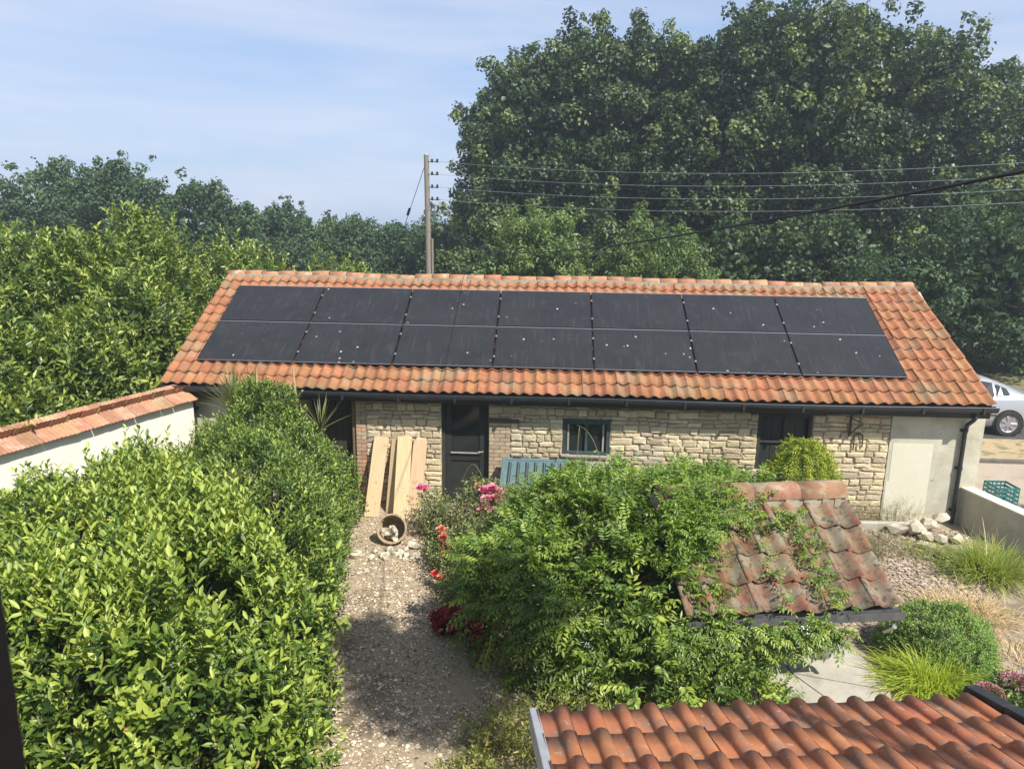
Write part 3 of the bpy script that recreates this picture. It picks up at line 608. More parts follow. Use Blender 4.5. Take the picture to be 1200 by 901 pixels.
def rock(p, s, label=None, group=None, rot=None, cat='rock', name='rock', parent=None):
    o = mobj(name, random.choice(rocks)); o.location = p; o.scale = s; o.rotation_euler = rot or (random.uniform(-.3, .3), random.uniform(-.3, .3), random.uniform(0, 6)); 
    if label: tag(o, label, cat, group)
    return o
for (x, y, z, s, lab) in [(13.45, -.12, .34, (.24, .15, .10), 'large flat pale rock on top of the rock heap by the downpipe'), (13.22, -.18, .24, (.17, .14, .11), 'blocky pale rock under the flat one in the heap by the downpipe'),
        (12.98, -.30, .22, (.18, .15, .14), 'upright pale rock at the left of the heap by the rendered wall'), (12.72, -.25, .14, (.2, .15, .11), 'pale rock against the concrete edging at the left end of the heap'), (13.5, -.55, .12, (.13, .1, .1), 'grey rock at the right foot of the heap beside the grass'),
        (13.25, -.55, .12, (.12, .1, .08), 'small brown rock in the middle of the heap by the downpipe'), (12.95, -.8, .08, (.19, .12, .07), 'flat pale rock lying at the front of the heap'), (13.25, -.8, .07, (.1, .07, .06), 'small white rock at the front right of the heap'),
        (13.05, -.5, .15, (.11, .1, .09), 'dark rounded rock in the hollow of the heap'), (12.4, -.45, .07, (.09, .08, .06), 'pale stone alone left of the rock heap')]:
    rock((x, y-.1, z*.75), s, lab, 'rocks heaped by the rendered wall')
# ------------------------------------------------------------------ planks leaning on the pier
pl = [(3.93, 4.10, .26, 4.03, 1.22, 0.10, .165, 'pale knotty plank leaning on the stone pier, leftmost of the four'),
      (4.30, 4.28, .16, 4.36, 1.18, 0.14, .17, 'shaded brown plank leaning on the pier behind the tallest plank')]
def plank(xb, yb, xt, yt, h, wd, lab, th=.03, tilt=0.0):
    o = MB().cham(-wd/2, wd/2, -th/2, th/2, 0, 1.0, .003)
    me = o.mesh('plank', PLANK); Lg = math.sqrt((xt-xb)**2+(yt-yb)**2+h*h); 
    for v in me.vertices: v.co.z *= Lg
    ob = mobj('plank', me); zv = Vector((xt-xb, yt-yb, h)).normalized(); xv = Vector((math.cos(tilt), math.sin(tilt), 0)); xv = (xv-zv*xv.dot(zv)).normalized(); yv = zv.cross(xv)
    ob.matrix_world = Matrix(((xv.x, yv.x, zv.x, xb), (xv.y, yv.y, zv.y, yb), (xv.z, yv.z, zv.z, .01), (0, 0, 0, 1)))
    return tag(ob, lab, 'plank', 'planks leaning on the stone pier')
plank(4.03, -.42, 4.08, WY-.06, 1.22, .25, 'pale knotty plank leaning on the stone pier, leftmost of the planks')
plank(4.33, -.22, 4.36, WY-.05, 1.19, .22, 'shaded brown plank leaning on the pier just left of the brightest plank', tilt=-.35)
plank(4.54, -.50, 4.50, WY-.10, 1.25, .25, 'bright clean plank leaning on the pier in front of the others')
plank(4.72, -.25, 4.76, WY-.045, 1.18, .24, 'tan plank with a dark knot hole leaning on the pier, rightmost of the planks')
MB().tube([(4.725, WY-.105, 1.1), (4.725, WY-.135, 1.1)], .014, 8)
# ------------------------------------------------------------------ basket with rubble
bk = thing('wicker_basket', (4.58, -1.35, 0), 'tipped wicker basket spilling pale rubble on the gravel below the planks', 'basket', rot=(R(62), 0, R(8)))
WICK = mat('wicker', (0.24, 0.17, 0.10), (0.46, 0.36, 0.23), 30, .9, .6, 60)
bk.location = (4.58, -1.28, .17)
b = MB()
for i in range(11):
    h = -.12+i*.026; r_ = .175+.035*i/10; b.tube([(r_*math.cos(a)*(1+.035*(-1)**(j+i)), r_*math.sin(a)*(1+.035*(-1)**(j+i)), h) for j, a in enumerate([2*math.pi*k/24 for k in range(25)])], .011, 5, False)
b.obj('basket_wall', WICK, bk, True)
b = MB()
for k in range(16): a = 2*math.pi*k/16; b.tube([(.17*math.cos(a), .17*math.sin(a), -.14), (.215*math.cos(a), .215*math.sin(a), .16)], .007, 5)
b.obj('stake', WICK, bk, True)
MB().lathe([(0, -.13), (.175, -.13), (.175, -.115), (0, -.115)], seg=20).obj('basket_base', WICK, bk, True)
MB().tube([(.22*math.cos(a), .22*math.sin(a), .165) for a in [2*math.pi*k/24 for k in range(25)]], .018, 6, False).obj('basket_rim', WICK, bk, True)
rs = random.Random(3)
BRK = mat('broken_mortar', (.60, .53, .42), (.74, .68, .56), 14, .95, .6, rnd=.15)
for i in range(12):
    x, z = rs.uniform(-.11, .11), rs.uniform(.06, .25); o = rock((4.58+x, -1.42+rs.uniform(-.06, .1), z), tuple(rs.uniform(.035, .065) for _ in range(3)), 'pale broken stone lying in the tipped wicker basket', 'rubble in the basket', cat='stone', name='rubble_stone')
for i in range(30):
    a = rs.uniform(-.30, .42); y = rs.uniform(-2.02, -1.58); s = rs.uniform(.03, .07); o = rock((4.70+a, y, s*.6), (s, s*.8, s*.7), 'pale broken stone spilled on the gravel in front of the basket', 'rubble spilled in front of the basket', cat='stone', name='rubble_stone')
rock((4.18, -1.95, .05), (.12, .09, .07), 'larger grey stone lying alone left of the spilled rubble', cat='stone')
rock((4.98, -1.55, .06), (.14, .09, .06), 'flat brown stone lying against the right of the basket', cat='stone')
# ------------------------------------------------------------------ teal storage box + ledge
tb = thing('storage_box', (6.72, -.45, 0), 'dark teal plastic garden storage box under the small window', 'storage box')
b = MB(); b.cham(6.24, 7.30, -.72, .12, .0, .72, .02); 
for i in range(9): x = 6.30+i*.115; b.box(x, x+.05, -.735, -.72, .05, .68)
b.obj('box_body', TEALBOX, tb)
Ml = Matrix.Translation((6.2, .14, .93)) @ Matrix.Rotation(R(14), 4, 'X') @ Matrix.Translation((0, -.94, 0))
b = MB(); b.cham(0, 1.14, 0, .94, -.03, .015, .012, Ml); b.cham(.0, 1.14, .0, .07, .013, .05, .008, Ml); b.cham(0, .06, .07, .94, .013, .035, .008, Ml); b.cham(1.08, 1.14, .07, .94, .013, .035, .008, Ml); b.cham(.06, 1.08, .87, .94, .013, .035, .008, Ml)
for i in range(6): b.cham(.16+i*.145, .16+i*.145+.09, .14, .80, .013, .045, .010, Ml)
b.obj('lid', TEALBOX, tb)
for i in range(7): MB().box(.125+i*.145-.012, .125+i*.145+.012, .12, .82, .0152, .022, Ml).obj('groove', BLACKP, tb)
for xa in (.18, .80): MB().cham(xa, xa+.14, .90, .96, .03, .05, .004, Ml).obj('hinge', BLACKP, tb)
bn = thing('wooden_ledge', (7.7, -.1, 0), 'narrow grey weathered bench against the wall under the small window', 'bench')
MB().cham(7.32, 8.3, -.12, .24, .86, .90, .006).obj('seat', GREYW, bn)
for x in (7.40, 8.18): MB().cham(x, x+.06, -.05, .20, 0, .858, .006).obj('leg', GREYW, bn)

# ------------------------------------------------------------------ well house
WA = R(9.55); wu = Vector((math.cos(WA), math.sin(WA), 0)); wv = Vector((-math.sin(WA), math.cos(WA), 0))
ER = Vector((10.50, -4.88, 1.10)); WLEN = 2.18; WRUN, WRISE = 1.16, .76; wp = math.atan2(WRISE, WRUN); WS = math.hypot(WRISE, WRUN)
EL = ER-wu*WLEN
WT = mat('weathered_pantile', (0.185, 0.075, 0.042), (0.25, 0.125, 0.075), 12, .95, .9, 70, c3=(.21, .18, .12), t3=(.42, .58), s3=5, c4=(.09, .075, .05), t4=(.52, .62), s4=16, rnd=.22, hue=.012)
wh = thing('well_house', (9.4, -4.5, 0), 'small open garden shelter with mossy brown pantile roof half covered by wisteria', 'shelter')
NCW, NRW = 9, 4; tw = WLEN/NCW; gg = WS/(NRW+.35)
wms = [pantile_mesh(tw, gg*1.22, .068, .018, 12, WT, 'shelter_tile', 1.7+.25*i, .042) for i in range(3)]
def wallv(ybase): pass
for side in (1, -1):
    u_, v_ = (wu, wv) if side > 0 else (-wu, -wv); E_ = EL if side > 0 else ER+wv*2*WRUN
    yv = v_*math.cos(wp)+Vector((0, 0, math.sin(wp))); zv = u_.cross(yv)
    for r_ in range(NRW):
        for c in range(NCW):
            put_tile('roof_tile', random.choice(wms), E_+u_*c*tw+yv*(r_*gg), u_, yv, zv, wh, 1.6)
b = MB()
for side in (1, -1):
    u_, v_ = (wu, wv) if side > 0 else (-wu, -wv); E_ = EL if side > 0 else ER+wv*2*WRUN
    yv = v_*math.cos(wp)+Vector((0, 0, math.sin(wp))); zv = u_.cross(yv); a = E_+yv*.03-zv*.02; c = E_+u_*WLEN+yv*.03-zv*.02; t = yv*(WS-.05); dn = -zv*.02
    b.add([a, c, c+t, a+t, a+dn, c+dn, c+t+dn, a+t+dn], [(0, 1, 2, 3), (7, 6, 5, 4), (0, 4, 5, 1), (0, 3, 7, 4), (1, 5, 6, 2)])
b.obj('roof_boarding', DARKW, wh)
RG = EL+wv*WRUN+Vector((0, 0, WRISE+.035)); nrt = 4; rlw = WLEN/nrt
WRT = mat('weathered_ridge_tile', (0.19, 0.085, 0.05), (0.28, 0.15, 0.09), 9, .9, .6, 50, c3=(.30, .24, .16), t3=(.5, .62), s3=5, c4=(.25, .17, .12), t4=(.6, .7), s4=22, rnd=.2, hue=.015)
for i in range(nrt):
    b = MB(); vs = []
    for lay in (0, .016):
        for xx in (.003, rlw-.003):
            for k in range(11): a = math.pi*k/10; vs.append((xx, (.155-lay)*math.cos(a), (.145-lay)*math.sin(a)+(.01 if xx > .1 else 0)))
    b.add(vs, [(k, k+1, 12+k, 11+k) for k in range(10)]+[(k, 22+k, 23+k, k+1) for k in range(10)]+[(11+k, 12+k, 34+k, 33+k) for k in range(10)])
    o = mobj('ridge_tile', b.mesh('ridge_tile', WRT, True)); o.matrix_world = Matrix.Translation(RG+wu*i*rlw) @ Matrix.Rotation(WA, 4, 'Z'); setpar(o, wh)
b = MB()
for i in range(30):
    Mx = Matrix.Translation(RG+wu*(i*WLEN/30)-Vector((0, 0, .1))) @ Matrix.Rotation(WA, 4, 'Z'); b.box(0, WLEN/30, -.14+random.uniform(-.012, .012), .14+random.uniform(-.012, .012), 0, .10+random.uniform(0, .012), Mx)
b.obj('ridge_mortar', MORT, wh)
Mw = Matrix.Translation(EL) @ Matrix.Rotation(WA, 4, 'Z')
b = MB(); vs = []; fs = []; gq = [(.05, .045), (.05, -.035), (.02, -.05), (-.02, -.05), (-.05, -.035), (-.05, .045), (-.042, .045), (-.042, -.03), (.042, -.03), (.042, .045)]
for xx in (-.02, WLEN+.05):
    for (yy, zz) in gq: vs.append(Mw @ Vector((xx, -.035+yy, -.035+zz)))
m_ = len(gq); fs = [(k, (k+1) % m_, m_+(k+1) % m_, m_+k) for k in range(m_)]+[tuple(range(m_)), tuple(range(m_, 2*m_))[::-1]]
b.add(vs, fs).obj('gutter', mat('old_grey_gutter', (.06, .06, .062), (.12, .12, .12), 8, .6, .2), wh)
b = MB(); b.tube([Mw @ Vector((WLEN-.02, -.04, -.05)), Mw @ Vector((WLEN-.02, -.04, -.16)), Mw @ Vector((WLEN-.06, .05, -.26))], .03, 8); b.obj('gutter_outlet', METAL, wh)
for (xx, yy) in ((.12, .12), (.95, .20), (.12, 2*WRUN-.12), (WLEN-.12, 2*WRUN-.12)): MB().cham(xx-.045, xx+.045, yy-.045, yy+.045, -1.12, .02, .005, Mw).obj('post', DARKW, wh)
b = MB(); b.cham(0, WLEN, .06, .13, -.08, -.003, .005, Mw); b.cham(0, WLEN, 2*WRUN-.13, 2*WRUN-.06, -.08, -.003, .005, Mw); b.obj('beam', DARKW, wh)
for yy in (.16, 2*WRUN-.2): MB().cham(.165, .9, yy, yy+.03, -1.1, -.1, .003, Mw).obj('side_boarding', DARKW, wh)
# hanging ball, tub
hb = thing('hanging_ball', Mw @ Vector((1.08, -.06, -.28)), 'clear glass ball hanging from the shelter gutter', 'ornament')
bm = MB().lathe([(.0001, -.06), (.03, -.052), (.052, -.03), (.06, 0), (.052, .03), (.03, .052), (.0001, .06)], seg=16).obj('ball', mat('cloudy_glass', (.16, .17, .17), (.25, .26, .26), 9, .15, spec=.6), hb, True, True)
MB().tube([(0, 0, .06), (0, .01, .22)], .006, 5).obj('cord', METAL, hb, True)
tub = thing('metal_tub', Vector((10.12, -3.95, 0.0)), 'grey galvanised tub standing under the right of the shelter', 'tub')
MB().lathe([(0, .0), (.19, 0), (.23, .32), (.245, .34), (.215, .33), (.18, .03), (0, .03)], seg=28).obj('body', METAL, tub, True, True)
# round slab
rs_ = thing('round_paving', (9.75, -4.35, 0), 'round pale stone paving in wedge slabs below the shelter gutter', 'paving')
cx, cy, rd = 9.72, -4.42, .98
cuts = [R(-62), R(-14), R(38), R(95), R(160), R(230), R(298)]
for i in range(len(cuts)-1):
    a0, a1 = cuts[i]+.006, cuts[i+1]-.006; pts = [(cx+.02*math.cos((a0+a1)/2), cy+.02*math.sin((a0+a1)/2))]+[(cx+rd*(1+.006*math.sin(9*a))*math.cos(a), cy+rd*math.sin(a)) for a in [a0+(a1-a0)*k/10 for k in range(11)]]
    b = MB(); n_ = len(pts); b.add([(x, y, .04+.002*(i % 2)) for x, y in pts]+[(x, y, -.02) for x, y in pts], [tuple(range(n_))]+[(k, n_+k, n_+(k+1) % n_, (k+1) % n_) for k in range(n_)]); b.obj('slab', CONC, rs_)
for (x0, x1, y0, y1) in ((8.1, 8.95, -5.3, -4.75), (9.0, 9.7, -5.9, -5.42), (8.3, 8.95, -5.9, -5.35)):
    MB().cham(x0, x1, y0, y1, -.01, .035, .006).obj('flagstone', CONC, rs_)

# ------------------------------------------------------------------ extension roof below the window
EA = R(7.2); eu = Vector((math.cos(EA), math.sin(EA), 0)); ev = Vector((-math.sin(EA), math.cos(EA), 0)); ep = R(14)
E0 = Vector((6.95, -7.96, 1.985)); EW = 2.68
ext = thing('porch_extension', (8.3, -9.5, 0), 'low extension roof of new orange pantiles below the camera at the bottom right', 'house extension')
ET = mat('new_clay_pantile', (0.38, 0.125, 0.052), (0.45, 0.165, 0.072), 6, .65, .3, 60, c3=(.27, .145, .09), t3=(.46, .66), s3=7, c4=(.40, .33, .24), t4=(.61, .68), s4=24, rnd=.14, hue=.006, spec=.4)
NCE, NRE = 15, 13; ew = EW/NCE; eg = .315
def epant(name):
    b = MB(); us = [-.05, .0, .012, .045, .10, .17, .25, .33, .40, .455, .488, .50, .62, .80, 1.0, 1.012, 1.045]; seg = len(us)-1; l = eg*1.2; A_ = .036; vs = []; nn = seg+1
    def pr(u):
        if u < .0: return A_*max(0, math.cos(math.pi*(u)/.42/1.0*.5))**.9 + .004
        if u < .50: return A_*math.sqrt(max(0, 1-(2*u/.50-1)**2)) if 0 < u < .50 else 0
        return .003*math.sin(math.pi*(u-.50)/.50)*-1
    for lay in (0, 1):
        for yy in (0, l*.5, l):
            for u in us:
                uu_ = u % 1.0
                vs.append((u*ew, yy, pr(uu_)+(.004 if u > 1 else 0)+.016*(1-yy/l)-(.012 if lay else 0)))
    fs = []
    for j in range(2):
        for i in range(seg): fs.append((j*nn+i, j*nn+i+1, (j+1)*nn+i+1, (j+1)*nn+i))
    for i in range(seg): fs.append((i, 3*nn+i, 3*nn+i+1, i+1))
    for j in range(2): fs.append((j*nn, (j+1)*nn, 3*nn+(j+1)*nn, 3*nn+j*nn)); fs.append((j*nn+seg, 3*nn+j*nn+seg, 3*nn+(j+1)*nn+seg, (j+1)*nn+seg))
    return b.add(vs, fs).mesh(name, ET, True)
# local frame: x to the right seen from the camera, y UP the slope = towards the house
yv = -ev*math.cos(ep)+Vector((0, 0, math.sin(ep))); xv = eu; zv_up = Vector((0, 0, 1))
em = epant('extension_tile')
# mirror in x so the frame stays right-handed: tile x axis runs right-to-left
for r_ in range(NRE):
    for c in range(NCE):
        org = E0+eu*(c+1)*ew+yv*(r_*eg); X = -eu; Z = X.cross(yv)
        put_tile('roof_tile', em, org, X, yv, Z, ext, .5)
Zx = (-eu).cross(yv)
b = MB()
a = E0+yv*.05-Zx*.03; c = a+eu*EW; t = yv*(NRE*eg-.05); dn = -Zx*.1
b.add([a, c, c+t, a+t, a+dn, c+dn, c+t+dn, a+t+dn], [(3, 2, 1, 0), (4, 5, 6, 7), (1, 5, 4, 0), (4, 7, 3, 0), (2, 6, 5, 1), (3, 7, 6, 2)]).obj('roof_deck', DARKW, ext)
LEAD = mat('grey_verge_trim', (.36, .37, .38), (.46, .47, .48), 9, .5, .2, 30, metal=.3)
Me = Matrix(((-eu.x, yv.x, Zx.x, 0), (-eu.y, yv.y, Zx.y, 0), (-eu.z, yv.z, Zx.z, 0), (0, 0, 0, 1)))
def ebox(name, m, u0, u1, s0, s1, h0, h1, ch=.004):
    b = MB(); b.cham(-u1, -u0, s0, s1, h0, h1, ch, Matrix.Translation(E0) @ Me); return b.obj(name, m, ext)
ebox('verge_trim', LEAD, -.05, .0, -.03, NRE*eg, -.10, .03)
for k in range(12): ebox('verge_cap', BLACKP, EW-.015, EW+.07, -.05+k*.32, -.05+k*.32+.315, .02-.0, .075+(k % 2)*.004)
ebox('verge_board', DARKW, EW-.0, EW+.05, -.03, NRE*eg, -.12, .018)
b = MB(); b.cham(.0, EW-.02, -.42, -3.6, -2.2, -.02, .005, Matrix.Translation(E0) @ Matrix.Rotation(EA, 4, 'Z') @ Matrix.Translation((.04, 0, 0)))
b = MB(); b.box(.05, EW-.05, -3.6, -.14, -2.02, -.06, Matrix.Translation(E0) @ Matrix.Rotation(EA, 4, 'Z')); b.obj('wall', BROWNW, ext)
stk = MB(); Mx = Matrix.Translation(E0) @ Matrix.Rotation(EA, 4, 'Z')
for i in range(11): stk.cham(-.005, .045, -.2-(i+1)*.16+.006, -.2-i*.16-.004, -2.0, -.09, .004, Mx)
stk.obj('side_cladding', GREYW, ext)

# ------------------------------------------------------------------ house wall + open casement at the far left of the frame
hs = thing('house_wall', (7, -12.1, 0), 'house wall with an opened window casement at the left edge', 'house')
hw = MB(); hw.box(2, 6.2, -12.3, -12.02, 0, 5.9); hw.box(7.8, 13, -12.3, -12.02, 0, 5.9); hw.box(6.2, 7.8, -12.3, -12.02, 0, 4.0); hw.box(6.2, 7.8, -12.3, -12.02, 5.45, 5.9)
hw.obj('wall', RENDER, hs)
JB = mat('black_window_frame', (.010, .010, .011), (.016, .016, .017), 4, .6)

# ================================================================== foliage
def leaves(P, D, Nn, Ln, Wd, tint, fold=.18, curl=.12, shape=0):
    """leaf = 4 (shape 0) or 2 (shape 1) triangles, as arrays"""
    D = nrm(D); S = nrm(np.cross(D, Nn)); U = nrm(np.cross(S, D)); n = len(P)
    Ln = np.broadcast_to(Ln, (n,))[:, None]; Wd = np.broadcast_to(Wd, (n,))[:, None]
    if shape == 1:
        V = np.stack([P, P+D*Ln*.5+S*Wd*.5+U*Wd*fold, P+D*Ln-U*Ln*curl, P+D*Ln*.5-S*Wd*.5+U*Wd*fold], 1); f = np.array([(0, 1, 2), (0, 2, 3)])
    else:
        V = np.stack([P, P+D*Ln*.28+S*Wd*.40+U*Wd*fold, P+D*Ln*.66+S*Wd*.46+U*(Wd*fold-Ln*curl*.4), P+D*Ln-U*Ln*curl, P+D*Ln*.66-S*Wd*.46+U*(Wd*fold-Ln*curl*.4), P+D*Ln*.28-S*Wd*.40+U*Wd*fold], 1); f = np.array([(0, 1, 2), (0, 2, 3), (0, 3, 4), (0, 4, 5)])
    k = V.shape[1]; F = (f[None]+(np.arange(n)*k)[:, None, None]).reshape(-1, 3)
    return V.reshape(-1, 3), F, np.repeat(tint, k)
def leaf_obj(name, parts, m, parent, kind=None):
    off = 0; Vs, Fs, Ts = [], [], []
    for V, F, T in parts: Vs.append(V); Fs.append(F+off); Ts.append(T); off += len(V)
    o = mobj(name, npmesh(name, np.concatenate(Vs), np.concatenate(Fs), m, np.concatenate(Ts)), parent)
    if kind: o['kind'] = kind
    return o
def surf(blobs, n, inner=0.72, depth=.35, zmin=0.02, lump=.10):
    """points near the outer surface of a union of ellipsoids: blobs (k,6) cx cy cz rx ry rz"""
    B = np.array(blobs, float); A_ = (B[:, 3]*B[:, 4]*B[:, 5])**(2/3); pr = A_/A_.sum(); out, nn_ = [], []; got = 0
    for _ in range(40):
        m = int((n-got)*1.8)+100; k = rng.choice(len(B), m, p=pr); u = nrm(rng.normal(size=(m, 3)))
        s = 1-depth*rng.uniform(0, 1, m)**1.6 + lump*np.sin(u[:, 0]*5+k)*np.cos(u[:, 1]*4+k*2)
        p = B[k, :3]+u*B[k, 3:]*s[:, None]; nv = nrm(u/B[k, 3:])
        ok = p[:, 2] > zmin
        for c in B:
            q = (((p-c[:3])/c[3:])**2).sum(1); ok &= (q > inner**2) | (np.abs(c-B[k]).sum(1) < 1e-9)
        out.append(p[ok]); nn_.append(nv[ok]); got += ok.sum()
        if got >= n: break
    return np.concatenate(out)[:n], np.concatenate(nn_)[:n]
def shoots(P, Nv, nl, slen, Ln, Wd, up=.5, spread=55, jit=.45, tint0=.5, tvar=.2, shape=0, tipgain=.25, droop=0.0, lvar=.25):
    """grow shoots from P; each with nl leaves"""
    n = len(P); ax = nrm(Nv*.7+np.array([0, 0, 1])*up+rng.normal(0, jit, (n, 3))); ax[:, 2] -= droop; ax = nrm(ax)
    r0_ = nrm(np.cross(ax, rng.normal(size=(n, 3)))); r1_ = np.cross(ax, r0_)
    sl_ = slen*rng.uniform(.6, 1.3, n); ts = tint0+rng.normal(0, tvar, n); out = []
    for j in range(nl):
        t = (j+.4)/nl; an = j*2.4+rng.uniform(0, .5, n); rad = r0_*np.cos(an)[:, None]+r1_*np.sin(an)[:, None]
        th = np.radians(spread)*(1.15-.55*t)+rng.normal(0, .15, n)
        d = ax*np.cos(th)[:, None]+rad*np.sin(th)[:, None]; nn_ = ax*np.sin(th)[:, None]-rad*np.cos(th)[:, None]
        nn_ = nn_+rng.normal(0, .2, (n, 3)); p = P+ax*(sl_*t)[:, None]
        out.append(leaves(p, d, nn_, Ln*rng.uniform(1-lvar, 1+lvar, n), Wd*rng.uniform(1-lvar, 1+lvar, n), ts+tipgain*(t-.5)+rng.normal(0, .08, n), shape=shape))
    return out
def stems(name, base, tips, r, m, parent, seg=5):
    b = MB()
    for bs, tp in zip(base, tips):
        bs, tp = Vector(bs), Vector(tp); md = bs.lerp(tp, .5)+Vector((random.uniform(-.1, .1), random.uniform(-.1, .1), .0))*(tp-bs).length*.5; b.tube([bs, md, tp], [r, r*.7, r*.25], seg)
    return b.obj(name, m, parent)

# ---- bay hedge (near left)
BAY = leafmat('bay_leaf', (0.026, 0.058, 0.012), (0.13, 0.21, 0.03), (0.38, 0.45, 0.08), .46, .25)
hd = thing('bay_hedge', (3.0, -5.4, 0), 'big glossy bright green bay hedge filling the lower left beside the gravel path', 'hedge')
bl = []
r1 = random.Random(11)
for iy in range(9):
    y = -7.35+iy*.52; xr = 3.55+(-.3-y)*.225
    nx = 8
    for ix in range(nx):
        if (iy >= 7 and ix > 2) or (iy == 6 and ix > 4) or (iy == 5 and ix > 5): continue
        x = .75+(xr-.42-.75)*ix/(nx-1); topz = 2.05-.34*(ix < 2)-.26*(ix == 2)-.1*(ix == 3)-.10*(iy > 4)+.16*math.sin(x*2.1+y)+r1.uniform(-.12, .12)-.10*(ix == nx-1)
        bl.append((x+r1.uniform(-.08, .08), y+r1.uniform(-.1, .1), topz-.62, .46, .46, .62))
    if iy > 4: continue
    for z_ in (.35, .85): bl.append((xr-.40+r1.uniform(-.06, .04), y, z_, .44, .45, .48))
for ix in range(9):
    for z_ in (.35, .85): bl.append((.9+ix*.5, -7.5+r1.uniform(-.06, .06), z_, .46, .44, .5))
P, Nv = surf(bl, 15500, .80, .34)
nz = np.sin(P[:, 0]*3.1+P[:, 1]*1.3)*np.sin(P[:, 1]*2.9-P[:, 2]*2.2)+.6*np.sin(P[:, 0]*7.3+P[:, 2]*6.1)*np.sin(P[:, 1]*6.7); k = nz > -.12-.5*rng.uniform(0, 1, len(P)); P, Nv, nz = P[k], Nv[k], nz[k]; P += Nv*(nz*.15)[:, None]
leaf_obj('foliage', shoots(P, Nv, 8, .20, .080, .034, up=1.25, spread=50, tint0=.52, tvar=.26, tipgain=.6, lvar=.42, jit=.38), BAY, hd)
tips = P[rng.choice(len(P), 260)]; stems('stem', [(t[0]*.5+1.4+random.uniform(-.5, .5), t[1]+random.uniform(-.3, .3), 0) for t in tips], tips-Vector((0, 0, .05)), .018, BARK, hd)
q = rng.choice(len(P), 260); leaf_obj('dead_leaves', [leaves(P[q]+Nv[q]*.12, rng.normal(size=(260, 3)), Nv[q]+rng.normal(0, .4, (260, 3)), .07, .03, rng.uniform(0, 1, 260))], leafmat('dead_leaf', (.20, .12, .05), (.36, .27, .07), (.5, .42, .10), .7, .15), hd)
# long upright leaders above the hedge
P2 = P[(P[:, 2] > 1.85)]; P2 = P2[rng.choice(len(P2), 420)]; up_ = np.tile([0, 0, 1.], (len(P2), 1))
leaf_obj('leader_shoots', shoots(P2, up_, 13, .40, .082, .034, up=1.6, spread=42, jit=.14, tint0=.68, tvar=.15), BAY, hd)

# ---- rounder darker shrub beyond it
SHR = leafmat('shrub_leaf', (0.035, 0.07, 0.016), (0.125, 0.20, 0.035), (0.32, 0.40, 0.08), .48, .28)
sh = thing('rounded_shrub', (2.9, -1.7, 0), 'tall rounded small leaved evergreen shrub between the bay hedge and the barn door', 'shrub')
bl = [(2.7, -1.7, 1.0, .95, .9, 1.05), (2.72, -1.6, 1.55, .52, .55, .88), (3.1, -2.0, 1.0, .75, .8, .95), (3.2, -1.6, .75, .68, .8, .9), (2.1, -2.0, .85, .6, .8, .75), (3.45, -2.1, .6, .65, .8, .75), (2.6, -1.4, 1.3, .6, .6, .7), (3.3, -1.1, .55, .6, .6, .7), (2.9, -2.8, .95, 1.05, 1.0, 1.0), (3.55, -3.0, .7, .62, .9, .80), (3.85, -3.8, .7, .6, .8, .8), (3.3, -3.4, 1.15, .8, .8, .95), (4.05, -4.6, .75, .5, .7, .85), (3.9, -4.1, 1.2, .5, .6, .65), (4.2, -5.2, .5, .5, .5, .6)]
P, Nv = surf(bl, 13000, .85, .22); nz = np.sin(P[:, 0]*5.1+P[:, 2]*4)*np.sin(P[:, 1]*4.9-P[:, 2]*3.2); k = nz > -.3-.5*rng.uniform(0, 1, len(P)); P, Nv, nz = P[k], Nv[k], nz[k]; P += Nv*(nz*.12)[:, None]; leaf_obj('foliage', shoots(P, Nv, 8, .19, .060, .025, up=1.3, spread=48, tint0=.43, tvar=.24, shape=1, tipgain=.6), SHR, sh)
tips = P[rng.choice(len(P), 60)]; stems('stem', [(2.9+random.uniform(-.3, .3), -1.7+random.uniform(-.3, .3), 0) for t in tips], tips, .02, BARK, sh)
# ---- spiky cordyline behind with dead flower stalk
YUC = leafmat('sword_leaf', (0.06, 0.075, 0.03), (0.13, 0.16, 0.05), (0.33, 0.34, 0.12), .4, .15)
yc = thing('spiky_yucca', (2.0, -.6, 0), 'spiky yucca with narrow pale leaves poking out above the rounded shrub', 'yucca')
def sword(base, d, Lg, wd, droop=.2, k=5):
    d = Vector(d).normalized(); s = d.cross(Vector((0, 0, 1))).normalized() if abs(d.z) < .98 else Vector((1, 0, 0)); vs = []; fs = []; p = Vector(base)
    for i in range(k+1):
        t = i/k; w_ = wd*(1-t**2)*.5*(0.7+.3*min(1, 4*t))+.0008; vs += [p-s*w_, p+s*w_]; p = p+d*(Lg/k); d = (d+Vector((0, 0, -droop/k))).normalized()
        if i < k: fs.append((2*i, 2*i+1, 2*i+3, 2*i+2))
    return vs, fs
def blades(name, bases, dirs, lens, wds, droop, m, parent, tint=None):
    V, F, T = [], [], []; 
    for i, (b_, d_, l_, w_) in enumerate(zip(bases, dirs, lens, wds)):
        vs, fs = sword(b_, d_, l_, w_, droop if isinstance(droop, (int, float)) else droop[i]); o_ = len(V); V += [tuple(v) for v in vs]; F += [tuple(q+o_ for q in f) for f in fs]; t0 = random.random() if tint is None else random.gauss(*tint); T += [t0]*len(vs)
    return mobj(name, npmesh(name, np.array(V), np.array(F), m, np.array(T)), parent)
for cxx in ((1.95, -.75, 1.85), (2.25, -.65, 1.80)):
    n = 120; ds = [(random.gauss(0, .5), random.gauss(0, .4), random.uniform(.25, 1.3)) for _ in range(n)]; blades('leaf_blades', [cxx]*n, ds, [random.uniform(.5, .85) for _ in range(n)], [.03]*n, .25, YUC, yc)
n = 30; blades('leaf_blades', [(3.35, -.8, 1.62)]*n, [(random.gauss(.25, .45), random.gauss(0, .4), random.uniform(.4, 1.3)) for _ in range(n)], [random.uniform(.4, .62) for _ in range(n)], [.022]*n, .2, YUC, yc)
